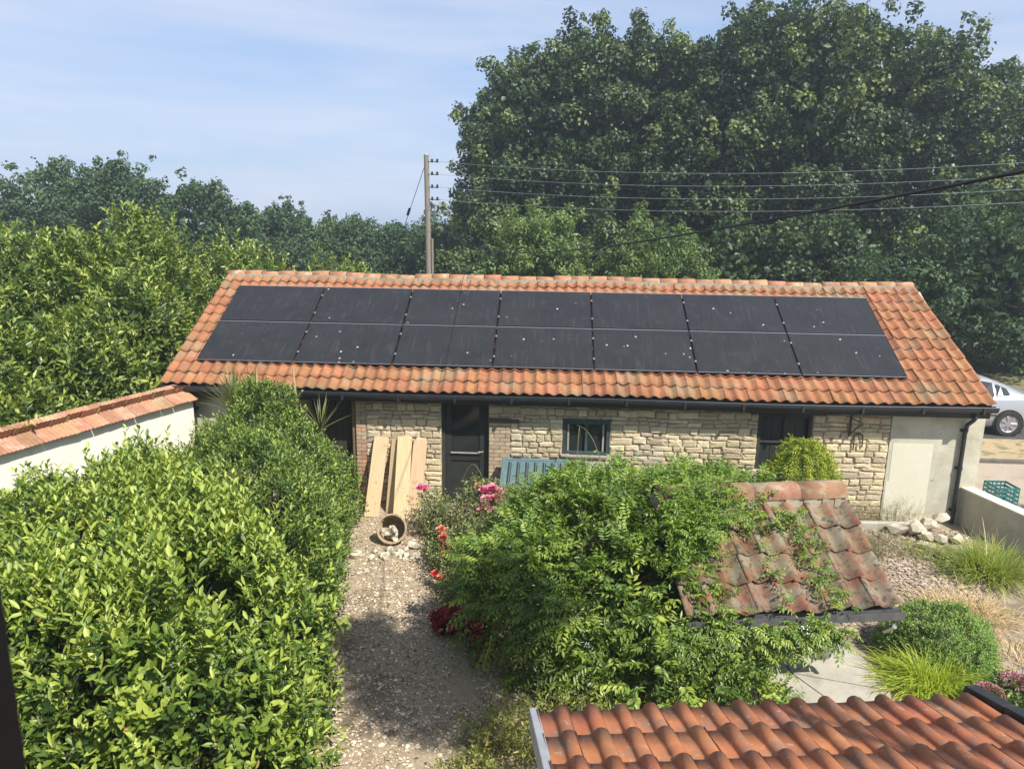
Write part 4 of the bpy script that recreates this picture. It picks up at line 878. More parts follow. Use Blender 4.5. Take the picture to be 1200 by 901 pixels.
b = MB(); b.tube([(1.95, -.5, 0), (1.93, -.52, .9), (1.95, -.75, 1.86)], [.06, .05, .04], 7); b.tube([(2.2, -.4, 0), (2.25, -.65, 1.82)], [.05, .04], 7); b.tube([(3.2, -.8, 0), (3.35, -.8, 1.63)], [.05, .035], 7); b.obj('trunk', BARK, yc)
st = thing('dead_stalk', (2.81, -.35, 0), 'thin dry brown flower stalk standing up past the gutter above the rounded shrub', 'stalk')
MB().tube([(2.80, -.38, .4), (2.83, -.40, 1.5), (2.83, -.42, 2.0), (2.80, -.4, 2.55)], [.03, .028, .024, .012], 7).obj('stem', mat('dry_stalk', (.40, .24, .12), (.52, .40, .24), 9, .85, .4), st)
st2 = thing('grey_stake', (2.05, -.62, 0), 'pale split cane standing among the yucca leaves', 'stake')
MB().tube([(2.2, -.7, .9), (2.08, -.64, 1.75), (1.98, -.6, 2.1)], [.03, .03, .016], 7).obj('cane', GREYW, st2)

# ---- wisteria and rose
WIS = leafmat('wisteria_leaf', (0.045, 0.085, 0.014), (0.16, 0.245, 0.035), (0.38, 0.45, 0.075), .36, .32)
WISL = leafmat('young_wisteria_leaf', (0.06, 0.12, 0.02), (0.15, 0.25, 0.04), (0.30, 0.40, 0.07), .42, .34)
def pinnate(P, Nv, nlf, rach, Ln, Wd, tint0, tvar, droop=.5, out=.8):
    """compound leaves: rachis from P outwards, paired leaflets hanging either side"""
    n = len(P); ax = nrm(Nv*out+rng.normal(0, .45, (n, 3))+np.array([0, 0, .25])); sd_ = nrm(np.cross(ax, np.array([0, 0, 1])+rng.normal(0, .2, (n, 3)))); rl = rach*rng.uniform(.7, 1.2, n); ts = tint0+rng.normal(0, tvar, n); outl = []
    for j in range(nlf+1):
        t = (j+1)/(nlf+1); p = P+ax*(rl*t)[:, None]-np.array([0, 0, 1.])*(droop*rl*t*t)[:, None]; tg = nrm(ax-np.array([0, 0, 1.])*(2*droop*t))
        for sgn in ((1, -1) if j < nlf else (0,)):
            d = nrm(tg*.55+sd_*sgn*.9+np.array([0, 0, -.25])+rng.normal(0, .12, (n, 3))) if sgn else tg
            nn_ = nrm(np.cross(sd_, tg))*1.0; nn_ = nn_*np.sign(nn_[:, 2:3]+1e-6)+np.array([.25, -.35, .5])+rng.normal(0, .32, (n, 3))
            outl.append(leaves(p, d, nn_, Ln*(1-.3*abs(t-.5))*rng.uniform(.8, 1.15, n), Wd*rng.uniform(.8, 1.15, n), ts+rng.normal(0, .06, n), shape=1, curl=.2))
    return outl
ws = thing('wisteria', (7.6, -4.2, 0), 'sprawling dark green wisteria mound with feathery leaves over the middle of the garden', 'climbing plant')
bl = [(7.5, -3.6, .9, 1.0, 1.1, .85), (8.2, -3.3, .9, 1.1, 1.0, .78), (7.15, -4.25, .8, .95, .75, .62), (7.9, -4.5, .85, .9, .85, .72), (8.9, -3.1, 1.0, .9, .8, .75), (6.95, -3.9, .55, .5, .6, .5), (7.6, -2.6, .72, 1.0, .8, .68), (8.7, -2.4, .85, 1.0, .7, .66), (9.4, -2.8, .85, .7, .6, .66),
      (8.15, -5.4, .55, .8, .6, .55), (8.55, -5.6, .45, .55, .5, .45), (9.0, -3.9, 1.25, .55, .5, .5)]
def relief(P, Nv, amp, thr=-.45, f=1.0):
    nz = np.sin(P[:, 0]*4.3*f+P[:, 2]*2.9)*np.sin(P[:, 1]*4.1*f-P[:, 2]*3.7)+.6*np.sin(P[:, 0]*9.7*f+P[:, 1]*3)*np.sin(P[:, 2]*8.3*f+P[:, 1]*7); k = nz > thr-.4*rng.uniform(0, 1, len(P)); P, Nv, nz = P[k], Nv[k], nz[k]; return P+Nv*(nz*amp)[:, None], Nv
P, Nv = surf(bl, 3800, .84, .28, .2); P, Nv = relief(P, Nv, .22, -.05)
leaf_obj('foliage', pinnate(P, Nv, 5, .27, .090, .029, .50, .26, .3), WIS, ws)
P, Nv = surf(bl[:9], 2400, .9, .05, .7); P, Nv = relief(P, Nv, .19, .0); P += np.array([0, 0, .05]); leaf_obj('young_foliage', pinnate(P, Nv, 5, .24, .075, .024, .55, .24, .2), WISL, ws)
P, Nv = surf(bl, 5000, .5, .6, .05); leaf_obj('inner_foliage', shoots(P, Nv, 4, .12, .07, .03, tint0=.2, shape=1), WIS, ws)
# strands over the shelter roof
yvw = wv*math.cos(wp)+Vector((0, 0, math.sin(wp))); zvw = wu.cross(yvw); Pp, Nn_ = [], []
for i in range(900):
    a = abs(random.gauss(0, .32)); 
    if random.random() < .62: s_ = random.uniform(.55, 1.45); u_ = random.uniform(-.05, .25+.75*(s_-.4))
    elif random.random() < .6: u_ = random.choice((.35, .42, 1.0, 1.5, 1.45))+random.gauss(0, .07); s_ = random.uniform(-.05, 1.2)
    else: u_, s_ = random.uniform(0, 1.3), random.uniform(.9, 1.45)
    if u_ < .9 and s_ < .65 and random.random() < .75: continue
    Pp.append(EL+wu*u_+yvw*s_+zvw*(.07+random.uniform(0, .07+.22*(u_ < .9)*(s_ > .7)))); Nn_.append(zvw*.5+Vector((random.gauss(0, .6), random.gauss(0, .6), 0)))
leaf_obj('roof_strand_foliage', pinnate(np.array(Pp), nrm(np.array(Nn_)), 4, .15, .055, .018, .6, .2, .2, .5), WISL, ws)
Pp, Nn_ = [], []
for i in range(420):     # curtain hanging from the eave on the left two thirds
    u_ = random.uniform(-.3, 1.5); z_ = random.uniform(-.75 if u_ < .95 else -.25, 0)*random.random()**.5; Pp.append(EL+wu*u_-wv*(.08+random.uniform(0, .22))+Vector((0, 0, z_))); Nn_.append(-wv+Vector((random.gauss(0, .5), 0, random.gauss(0, .3))))
leaf_obj('eave_curtain_foliage', pinnate(np.array(Pp), nrm(np.array(Nn_)), 5, .17, .06, .02, .5, .2, .4), WIS, ws)
b = MB()
def tendril(pts, r=.006): MB().tube([Vector(p) for p in pts], r, 5).obj('tendril', TWIG, ws)
for i in range(26):
    a = random.uniform(0, 6.28); p = Vector((7.8+random.uniform(-.3, .3), -4.0+random.uniform(-.3, .3), 0)); q = Vector((7.8+math.cos(a)*random.uniform(.5, 1.3), -3.9+math.sin(a)*random.uniform(.4, 1.0), random.uniform(.6, 1.3))); b.tube([p, p.lerp(q, .5)+Vector((0, 0, .3)), q], [.03, .022, .01], 6)
def arc(p0, p1, sag, n=9): p0, p1 = Vector(p0), Vector(p1); return [p0.lerp(p1, i/n)+Vector((0, 0, sag*math.sin(math.pi*i/n))) for i in range(n+1)]
for a_, c_, sg in (((6.05, -3.55, .75), (7.4, -4.9, .75), -.22), ((7.6, -5.0, .9), (7.0, -5.9, .45), -.2), ((7.9, -.9, 1.0), (7.45, 0.0, 1.6), .22), ((7.45, -.5, 1.2), (7.5, -.1, 1.45), .3), ((6.4, -.7, .9), (7.1, -1.2, 1.0), .12), ((5.6, -.8, .8), (6.0, -.9, .8), .34), ((9.9, -1.4, 1.05), (11.2, -1.5, 1.3), .05), ((9.0, -.8, 1.1), (9.1, -.5, 1.35), .2)):
    tendril(arc(a_, c_, sg))
b.obj('vine_stem', TWIG, ws)
P = np.array([Vector(v) for a_, c_, sg in (((6.6, -4.4, .6), (7.4, -4.9, .75), -.1), ((7.4, -5.3, .7), (6.8, -6.0, .45), -.1), ((9.9, -1.4, 1.05), (11.0, -1.5, 1.2), .05), ((7.9, -.8, 1.0), (7.7, -.4, 1.25), .05)) for v in arc(a_, c_, sg, 8)])
leaf_obj('tendril_foliage', pinnate(P, nrm(rng.normal(size=P.shape)), 4, .14, .05, .016, .8, .1, .3), WISL, ws)
# leafy upright tips over the near wall line
Pq = np.stack([rng.uniform(7.0, 10.6, 420), rng.uniform(-2.0, -.8, 420), rng.uniform(.55, 1.12, 420)-.3*0], 1)
Pq[:, 2] -= .28*np.clip(Pq[:, 0]-9.2, 0, 1); leaf_obj('rear_foliage', pinnate(Pq, np.tile([0, -.3, .8], (420, 1)), 5, .19, .055, .018, .62, .2, .2), WISL, ws)
Pq = np.stack([rng.uniform(6.9, 10.7, 1500), rng.uniform(-2.3, -.7, 1500), rng.uniform(.1, .95, 1500)], 1)
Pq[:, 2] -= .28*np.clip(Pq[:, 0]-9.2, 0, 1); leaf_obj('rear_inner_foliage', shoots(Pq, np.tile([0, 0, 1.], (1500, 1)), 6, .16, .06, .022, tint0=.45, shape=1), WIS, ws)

RSL = leafmat('rose_leaf', (0.07, 0.09, 0.035), (0.19, 0.23, 0.075), (0.40, 0.42, 0.18), .5, .3)
def rosebush(loc, bl, n, lab):
    t = thing('rose_bush', loc, lab, 'rose bush', 'rambling roses beside the path'); P, Nv = surf(bl, n, .6, .6, .03)
    leaf_obj('foliage', shoots(P, Nv, 5, .12, .042, .024, up=.5, spread=65, tint0=.5, tvar=.28, shape=1), RSL, t)
    b = MB()
    for q in P[rng.choice(len(P), 70)]:
        p0 = Vector((loc[0]+random.uniform(-.2, .2), loc[1]+random.uniform(-.2, .2), 0)); q = Vector(q)+Vector((0, 0, .08)); b.tube([p0, p0.lerp(q, .55)+Vector((0, 0, .2)), q], [.010, .008, .004], 5)
    b.obj('cane', TWIG, t); return t
ra = rosebush((6.2, -1.9, 0), [(5.98, -1.55, .75, .36, .4, .36), (6.15, -1.7, .6, .48, .5, .5), (6.45, -2.1, .55, .55, .6, .55), (6.0, -2.6, .42, .5, .6, .45), (6.5, -2.9, .65, .55, .55, .55), (6.25, -3.3, .4, .45, .45, .4), (6.6, -2.3, .75, .5, .5, .5), (6.9, -1.6, .65, .55, .5, .5), (6.0, -3.3, .25, .4, .5, .3), (7.3, -1.2, .6, .5, .4, .35)], 5200, 'sprawling rose bush with a cluster of bright pink blooms in front of the black door')
rb_ = rosebush((5.25, -1.0, 0), [(5.15, -.95, .35, .33, .32, .33), (5.45, -1.2, .3, .35, .35, .32), (5.5, -1.9, .22, .3, .5, .25)], 1000, 'smaller straggly rose bush with a few red blooms at the foot of the pier')
PINK = tintmat('pink_petal', [(0, (.62, .12, .24)), (1, (.86, .36, .48))], .6); RED = tintmat('coral_petal', [(0, (.70, .07, .08)), (1, (.85, .22, .18))], .6); PINK2 = tintmat('peach_petal', [(0, (.80, .22, .16)), (1, (.88, .40, .28))], .6)
def bloom(p, r, m, parent, n=26):
    P = np.repeat(np.array([p]), n, 0); th = rng.uniform(0, 6.28, n); el = rng.uniform(.1, 1.2, n); D = np.stack([np.cos(th)*np.cos(el), np.sin(th)*np.cos(el)-.25, np.sin(el)], 1)
    Nn = np.tile([0, -.3, 1.], (n, 1))-D*.3+rng.normal(0, .25, (n, 3)); return leaf_obj('rose_bloom', [leaves(P, D, Nn, r*rng.uniform(.7, 1.1, n), r*.85, rng.uniform(0, 1, n), fold=.3, curl=-.1)], m, parent)
for p in [(6.08, -1.62, .90), (6.18, -1.60, .93), (6.26, -1.58, .88), (6.12, -1.70, .80), (6.22, -1.72, .82), (6.28, -1.70, .80), (6.30, -1.68, .76), (6.10, -1.78, .70), (6.16, -1.80, .66), (6.22, -1.85, .67)]: bloom((p[0], p[1]-.30, p[2]+.16), .13, PINK, ra, 44)
for p in [(6.0, -1.78, .68), (5.95, -1.5, 1.0)]: bloom((p[0], p[1]-.15, p[2]+.05), .09, PINK2, ra)
for p, m in [((5.03, -.98, .71), PINK), ((5.08, -.95, .70), PINK), ((5.50, -1.95, .45), PINK2), ((5.56, -2.1, .40), RED), ((5.62, -2.2, .33), RED), ((5.62, -2.35, .26), RED), ((5.53, -2.62, .10), RED), ((5.60, -2.68, .08), RED)]: bloom((p[0]-.03, p[1]-.14, p[2]+.08), .10, m, rb_)
# low plants along the path edge, front
def scrub(name, lab, cat, loc, bl, n, m, nl=5, sl=.12, L_=.04, W_=.018, tint0=.5, up=.6, group=None, tv=.25):
    t = thing(name, loc, lab, cat, group); P, Nv = surf(bl, n, .5, .7, .01); leaf_obj('foliage', shoots(P, Nv, nl, sl, L_, W_, up=up, spread=60, tint0=tint0, tvar=tv, shape=1), m, t)
    b = MB()
    for q in P[rng.choice(len(P), min(30, len(P)))]: p0 = Vector((loc[0]+random.uniform(-.1, .1), loc[1]+random.uniform(-.1, .1), 0)); b.tube([p0, Vector(q)], [.007, .003], 4)
    b.obj('stem', TWIG, t); return t
YEL = leafmat('yellow_green_leaf', (0.12, 0.14, 0.03), (0.24, 0.26, 0.06), (0.42, 0.40, 0.10), .5, .3)
scrub('weedy_shrub', 'low yellow green weedy shrub beside the path left of the extension roof', 'shrub', (6.4, -5.9, 0), [(6.6, -5.75, .16, .35, .32, .2), (6.35, -6.3, .1, .28, .3, .14)], 420, YEL, L_=.045)
scrub('fern_like_shrub', 'yellow tipped ferny shrub against the corner of the extension roof', 'shrub', (7.2, -6.5, 0), [(7.15, -6.3, .5, .35, .3, .4), (7.5, -6.3, .4, .4, .3, .4)], 400, YEL, L_=.06, W_=.014, nl=8, sl=.2)
scrub('dark_undergrowth', 'dark low undergrowth shaded beneath the front of the wisteria', 'undergrowth', (7.0, -5.0, 0), [(7.1, -5.0, .06, .5, .5, .12), (7.5, -5.6, .12, .5, .4, .2), (8.0, -6.0, .2, .5, .35, .25)], 600, WIS, L_=.05)
# red leaved plant at the path edge
RDL = leafmat('crimson_leaf', (.16, .012, .02), (.34, .03, .045), (.5, .07, .08), .5, .25, tcol=(1.4, .4, .4))
t = scrub('red_leaved_plant', 'low crimson leaved plant in the shade at the right edge of the path', 'plant', (6.15, -3.85, 0), [(5.88, -3.85, .16, .24, .15, .12), (6.22, -4.1, .14, .22, .16, .11)], 620, RDL, L_=.05, W_=.045, sl=.05, tint0=.5)
# conifer
CON = leafmat('golden_conifer_leaf', (0.07, 0.12, 0.012), (0.22, 0.30, 0.02), (0.48, 0.50, 0.04), .6, .25)
cn = thing('golden_conifer', (10.95, -.75, 0), 'golden green weeping dwarf conifer in front of the shuttered opening', 'conifer')
bl = [(10.95, -.75, .55, .66, .5, 1.0), (10.93, -.75, 1.0, .42, .36, .70)]
P, Nv = surf(bl, 6800, .85, .22, .05); hang = nrm(Nv*.75+np.array([0, 0, -.55])+rng.normal(0, .18, P.shape)); lob = .5+.5*np.sin(np.arctan2(P[:, 1]+.75, P[:, 0]-10.95)*9+P[:, 2]*3)
P = P-Nv*(.05*(1-lob))[:, None]
sets = []
for j in range(5): sets.append(leaves(P+hang*(j*.022), nrm(hang+rng.normal(0, .55, P.shape)), Nv+rng.normal(0, .3, P.shape), .05*rng.uniform(.7, 1.2, len(P)), .015, .25+.55*lob+rng.normal(0, .12, len(P)), shape=1))
leaf_obj('foliage', sets, CON, cn); MB().tube([(10.95, -.75, 0), (10.95, -.75, 1.4)], [.06, .015], 7).obj('trunk', BARK, cn)
# grasses
GRS = leafmat('grass_blade', (0.12, 0.17, 0.03), (0.28, 0.36, 0.07), (0.52, 0.50, 0.18), .5, .35)
LIM = leafmat('lime_blade', (0.20, 0.28, 0.03), (0.42, 0.52, 0.06), (0.66, 0.68, 0.14), .5, .35)
STRAW = leafmat('straw_blade', (0.30, 0.20, 0.09), (0.52, 0.38, 0.18), (0.70, 0.56, 0.32), .7, .2, tcol=(1, 1, .8))
def tuft(name, lab, c, rad, n, Lr, wd, m, up=(.5, 1.2), droop=1.2, cat='grass', group=None, tint=(.5, .22)):
    t = thing(name, (*c, 0), lab, cat, group); bs = [(c[0]+random.gauss(0, rad*.45), c[1]+random.gauss(0, rad*.45), 0) for _ in range(n)]
    ds = [((b_[0]-c[0])*1.3/rad*.6+random.gauss(0, .28), (b_[1]-c[1])*1.3/rad*.6+random.gauss(0, .28), random.uniform(*up)) for b_ in bs]
    blades('blades', bs, ds, [random.uniform(*Lr) for _ in bs], [wd*random.uniform(.7, 1.2) for _ in bs], droop, m, t, tint); return t
mz = tuft('ornamental_grass', 'tall arching yellow green grass clump beside the low right garden wall', (13.4, -1.7), .42, 1300, (.28, .62), .011, GRS, droop=1.3)
ph, pd = [], []
for i in range(14): ph.append((13.3+random.gauss(0, .25), -1.75+random.gauss(0, .2), .3)); pd.append((random.gauss(-.1, .35), random.gauss(0, .3), 1.3))
blades('seed_stalk', ph, pd, [random.uniform(.35, .6) for _ in ph], [.009]*14, .6, STRAW, mz)
tuft('lime_grass', 'bright lime green grass mound just left of the round green bush', (11.2, -4.5), .36, 2200, (.24, .5), .009, LIM, droop=1.6)
BSH = leafmat('green_bush_leaf', (0.07, 0.14, 0.03), (0.17, 0.28, 0.06), (0.34, 0.46, 0.13), .6, .25)
gb = thing('round_bush', (11.55, -4.0, 0), 'dense round fresh green bush right of the lime grass mound', 'bush')
P, Nv = surf([(11.5, -4.0, .20, .48, .44, .42), (11.8, -3.85, .12, .36, .36, .30), (11.22, -3.85, .12, .32, .36, .30), (11.5, -4.25, .1, .42, .32, .28)], 3600, .85, .2, .01, .16); leaf_obj('foliage', shoots(P, Nv, 8, .09, .034, .013, up=.9, spread=55, tint0=.5, tvar=.26, shape=1, tipgain=.6), BSH, gb)
tuft('orange_tipped_sedge', 'small orange tipped sedge at the right of the round bush', (12.05, -3.75), .1, 60, (.2, .34), .02, YEL, droop=.5)
tuft('dry_grass_patch', 'patch of dry golden grass beyond the round bush', (12.45, -2.9), .58, 1300, (.12, .34), .008, STRAW, up=(.15, .6), droop=1.2, tint=(.55, .2))
tuft('dry_grass_clump', 'straggly dry grass trailing onto the brown path', (12.45, -3.9), .4, 220, (.15, .4), .008, STRAW, up=(.08, .35), droop=.9, tint=(.6, .2))
DRY = leafmat('dry_grey_leaf', (0.14, 0.12, 0.06), (0.27, 0.25, 0.14), (0.42, 0.38, 0.24), .8, .2)
scrub('dry_lavender', 'grey dried lavender scrub along the foot of the rendered wall', 'shrub', (12.75, .0, 0), [(12.4, .05, .15, .35, .15, .22), (12.95, .02, .18, .4, .15, .26)], 420, DRY, L_=.02, W_=.008, nl=9, sl=.16, up=1.0)
scrub('thyme_mat', 'low grey green mat plant on the chippings right of the shelter', 'plant', (11.9, -1.4, 0), [(11.7, -1.2, .08, .5, .4, .2), (12.2, -1.0, .1, .4, .3, .2), (11.5, -1.8, .05, .35, .4, .14)], 1500, DRY, L_=.02, W_=.01, nl=7, sl=.07)
scrub('weeds_by_wall', 'small green weeds between the grass clump and the wall', 'weeds', (12.9, -1.2, 0), [(12.8, -1.2, .05, .45, .35, .14), (13.0, -1.8, .05, .4, .3, .14)], 500, GRS, L_=.03, W_=.012)
scrub('pier_weeds', 'dry brown weeds at the foot of the dark door left of the planks', 'weeds', (3.7, -.4, 0), [(3.6, -.5, .08, .3, .3, .16), (3.75, -.15, .1, .2, .2, .2)], 260, DRY, L_=.03, W_=.015)
SED = tintmat('sedum_flower', [(0, (.36, .12, .14)), (1, (.66, .36, .38))], .8)
def sedum(x, y, lab):
    t = thing('sedum', (x, y, 0), lab, 'flower', 'pink sedums by the path'); m = 700; u = nrm(rng.normal(size=(m, 3))); u[:, 2] = abs(u[:, 2]); P = np.array([x, y, .33])+u*np.array([.13, .12, .07]); leaf_obj('flower_head', [leaves(P, u, rng.normal(size=(m, 3)), .022, .018, rng.uniform(0, 1, m), shape=1)], SED, t)
    P, Nv = surf([(x, y, .2, .17, .16, .14)], 160, .5, .6); leaf_obj('foliage', shoots(P, Nv, 5, .08, .05, .03, tint0=.3, shape=1), SHR, t); MB().tube([(x, y, 0), (x, y, .33)], .012, 5).obj('stem', TWIG, t)
sedum(11.42, -5.05, 'pink sedum flower head just right of the black verge caps, the left one of two'); sedum(11.80, -4.85, 'pink sedum flower head at the right edge of the view')
# drive side: crates, plants
cr = thing('green_crate', (15.35, 1.3, 0), 'teal green mesh crate on the drive beside the barn corner', 'crate'); CRM = mat('teal_crate_plastic', (.02, .13, .13), (.03, .17, .165), 5, .5)
b = MB(); 
for zz in (0.02, .1, .18, .26, .33): b.box(15.1, 15.50, 1.1, 1.12, zz, zz+.035); b.box(15.1, 15.50, 1.5, 1.52, zz, zz+.035); b.box(15.1, 15.12, 1.12, 1.5, zz, zz+.035); b.box(15.48, 15.50, 1.12, 1.5, zz, zz+.035)
for i in range(6): x = 15.1+i*.075; b.box(x, x+.02, 1.096, 1.1, .02, .365); b.box(x, x+.02, 1.52, 1.524, .02, .365)
b.obj('slats', CRM, cr); MB().box(15.1, 15.50, 1.1, 1.52, 0, .018).obj('base', CRM, cr)
scrub('potted_greens', 'pale green leafy plants behind the garden wall on the drive', 'plant', (16.0, .9, 0), [(15.95, .9, .2, .3, .2, .25), (16.5, 1.0, .15, .35, .2, .2)], 500, GRS, L_=.05, W_=.02)
cr2 = thing('green_crate', (16.5, .7, 0), 'dark green box at the right edge behind the garden wall', 'crate'); MB().cham(16.3, 16.9, .45, .8, 0, .22, .015).obj('box', CRM, cr2)

n = 700; x = rng.uniform(3.6, 8.2, n); y = rng.uniform(-7.5, .1, n); DL = leafmat('fallen_leaf', (.16, .09, .04), (.30, .19, .09), (.42, .34, .14), .8, .1)
P = np.stack([x, y, np.full(n, .018)], 1); D = rng.normal(size=(n, 3)); D[:, 2] *= .2; lf = leaf_obj('fallen_leaves', [leaves(P, D, np.tile([0, 0, 1.], (n, 1))+rng.normal(0, .3, (n, 3)), .05*rng.uniform(.5, 1.2, n), .03, rng.uniform(0, 1, n), shape=1)], DL, None); lf['kind'] = 'stuff'
# ================================================================== trees
def tree(name, lab, cat, c, tz, crown, nclump, cr_, nleaf, L_, W_, m, trunk_r=.3, group=None, tint0=.5, tv=.15, seed=0, limbs=9, inner=.35, squash=.8):
    """crown: ellipsoids (cx,cy,cz,rx,ry,rz); clumps spread through their outer volume, leaves on the clumps"""
    t = thing(name, (c[0], c[1], 0), lab, cat, group); crown = [(*q[:5], q[5]) if q[2]+q[5] < 6.5 and name != 'distant_tree' else (q[0], q[1], q[2]-.5*cr_-.15, q[3]-.25, q[4], q[5]) for q in crown]
    P, Nv = surf(crown, nclump, .74, inner, .6, .07)
    if nclump > 300: P, Nv = relief(P, Nv, .45, -.55, .22)
    B = np.concatenate([P, np.stack([cr_*rng.uniform(.5, 1.15, len(P))]*3, 1)*np.array([1, 1, squash])], 1)
    q = rng.choice(len(P), int(len(P)*1.1)); P3 = P[q]+nrm(Nv[q]+rng.normal(0, .45, (len(q), 3))+np.array([0, 0, .35]))*(cr_*rng.uniform(.6, 1.5, len(q)))[:, None]
    B = np.concatenate([B, np.concatenate([P3, np.stack([cr_*rng.uniform(.22, .5, len(q))]*3, 1)*np.array([1, 1, 1.15])], 1)])
    k = rng.choice(len(B), nleaf, p=(B[:, 3]**1.75)/(B[:, 3]**1.75).sum()); u = nrm(rng.normal(size=(nleaf, 3))+np.array([0, -.1, .2])); s = rng.uniform(.55, 1.08, nleaf)
    p = B[k, :3]+u*B[k, 3:]*s[:, None]; ct = tint0+rng.normal(0, tv, len(B)); ok = p[:, 2] > .2; p, u, k = p[ok], u[ok], k[ok]; n = len(p)
    nn_ = nrm(u+np.array([0, 0, .6])+rng.normal(0, .55, (n, 3))); d = nrm(np.cross(nn_, rng.normal(size=(n, 3)))+np.array([0, 0, -.25]))
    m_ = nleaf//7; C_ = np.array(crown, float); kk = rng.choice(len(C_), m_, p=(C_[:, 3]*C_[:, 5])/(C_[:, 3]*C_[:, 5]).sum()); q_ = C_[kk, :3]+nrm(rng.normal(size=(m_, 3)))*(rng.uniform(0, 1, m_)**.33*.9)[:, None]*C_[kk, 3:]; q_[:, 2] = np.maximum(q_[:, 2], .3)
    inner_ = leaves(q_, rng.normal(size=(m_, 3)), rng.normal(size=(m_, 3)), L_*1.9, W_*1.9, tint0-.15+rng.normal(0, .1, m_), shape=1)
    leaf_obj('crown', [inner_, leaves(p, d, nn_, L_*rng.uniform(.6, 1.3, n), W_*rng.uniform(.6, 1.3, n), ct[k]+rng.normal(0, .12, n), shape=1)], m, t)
    b = MB(); base = Vector((c[0], c[1], 0)); top_ = Vector((c[0]+random.uniform(-.3, .3), c[1], tz)); b.tube([base, base.lerp(top_, .5)+Vector((.1, 0, 0)), top_], [trunk_r, trunk_r*.75, trunk_r*.4], 9); b.obj('trunk', BARK, t)
    b = MB()
    for q in P[rng.choice(len(P), limbs*3)]:
        q = Vector(q); s_ = base.lerp(top_, random.uniform(.3, 1)); b.tube([s_, s_.lerp(q, .5)+Vector((0, 0, .05*(q-s_).length)), q], [trunk_r*.24, trunk_r*.13, trunk_r*.04], 6)
    b.obj('limb', BARK, t); return t
SYC = leafmat('sycamore_leaf', (0.022, 0.045, 0.018), (0.058, 0.098, 0.032), (0.21, 0.26, 0.08), .46, .24, spec=.4)
SYCL = leafmat('far_tree_leaf', (0.03, 0.06, 0.028), (0.07, 0.12, 0.05), (0.15, 0.22, 0.085), .58, .25, spec=.3)
LAUR = leafmat('laurel_leaf', (0.04, 0.075, 0.018), (0.135, 0.20, 0.038), (0.37, 0.43, 0.09), .36, .3)
LGT = leafmat('light_bush_leaf', (0.06, 0.10, 0.03), (0.13, 0.20, 0.05), (0.25, 0.33, 0.09), .5, .3)
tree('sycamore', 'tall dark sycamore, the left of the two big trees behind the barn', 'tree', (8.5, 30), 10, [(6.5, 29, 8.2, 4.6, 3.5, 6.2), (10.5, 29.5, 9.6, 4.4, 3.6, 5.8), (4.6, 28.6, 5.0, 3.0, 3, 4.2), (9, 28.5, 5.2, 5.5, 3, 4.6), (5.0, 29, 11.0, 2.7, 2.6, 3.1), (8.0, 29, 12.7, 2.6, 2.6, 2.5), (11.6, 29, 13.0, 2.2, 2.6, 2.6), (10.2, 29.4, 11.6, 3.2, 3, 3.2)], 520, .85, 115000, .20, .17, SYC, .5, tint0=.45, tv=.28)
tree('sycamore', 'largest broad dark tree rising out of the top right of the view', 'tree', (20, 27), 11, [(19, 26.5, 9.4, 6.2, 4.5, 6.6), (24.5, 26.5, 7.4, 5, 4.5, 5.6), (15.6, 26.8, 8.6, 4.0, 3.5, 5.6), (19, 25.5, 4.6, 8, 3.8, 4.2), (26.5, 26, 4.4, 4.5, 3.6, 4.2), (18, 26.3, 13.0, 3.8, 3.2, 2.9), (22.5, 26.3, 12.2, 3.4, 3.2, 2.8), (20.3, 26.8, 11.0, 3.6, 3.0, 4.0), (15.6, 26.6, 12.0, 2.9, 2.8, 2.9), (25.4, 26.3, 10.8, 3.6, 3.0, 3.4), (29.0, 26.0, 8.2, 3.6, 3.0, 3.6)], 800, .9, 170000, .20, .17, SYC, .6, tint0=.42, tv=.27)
tree('hedgerow_tree', 'lower pale leaved tree behind the silver car at the right edge', 'tree', (24, 15), 5, [(23.2, 15.5, 3.0, 3.2, 2.6, 3.0), (27, 15.5, 4.2, 3.6, 2.6, 4.0), (20.3, 16.5, 2.0, 2.2, 2, 2.0)], 190, .75, 34000, .17, .12, SYCL, .22, tint0=.45)
tree('light_bush', 'light green bush behind the ridge, the left one against the dark sycamore', 'bush', (6.4, 18), 3.5, [(6.3, 18, 3.3, 1.5, 1.3, 2.4), (7.3, 18.2, 3.7, .9, 1, 1.9), (5.2, 18, 2.6, 1.0, 1, 1.9)], 90, .5, 16000, .14, .08, LGT, .1, tint0=.55)
tree('light_bush', 'light green bush behind the middle of the ridge with a ragged top', 'bush', (11.2, 18), 3.3, [(11.1, 18, 3.2, 1.7, 1.3, 2.2), (10.2, 18.2, 3.6, .9, 1, 1.7), (12.4, 18, 2.6, 1.1, 1, 1.8)], 90, .5, 16000, .14, .07, LGT, .1, tint0=.5)
tree('dark_understory', 'dark bushes filling the gap under the sycamores behind the barn', 'bushes', (15, 20), 3, [(8.8, 20.5, 2.2, 2.4, 1.5, 2.6), (14.5, 20, 2.4, 3.2, 1.5, 2.7), (18.5, 19.5, 2.4, 3.0, 1.6, 2.8), (3.2, 21, 1.8, 2.2, 1.5, 2.4)], 150, .8, 36000, .19, .14, SYC, .15, tint0=.45)
G_ = 'trees in the far row behind the barn'
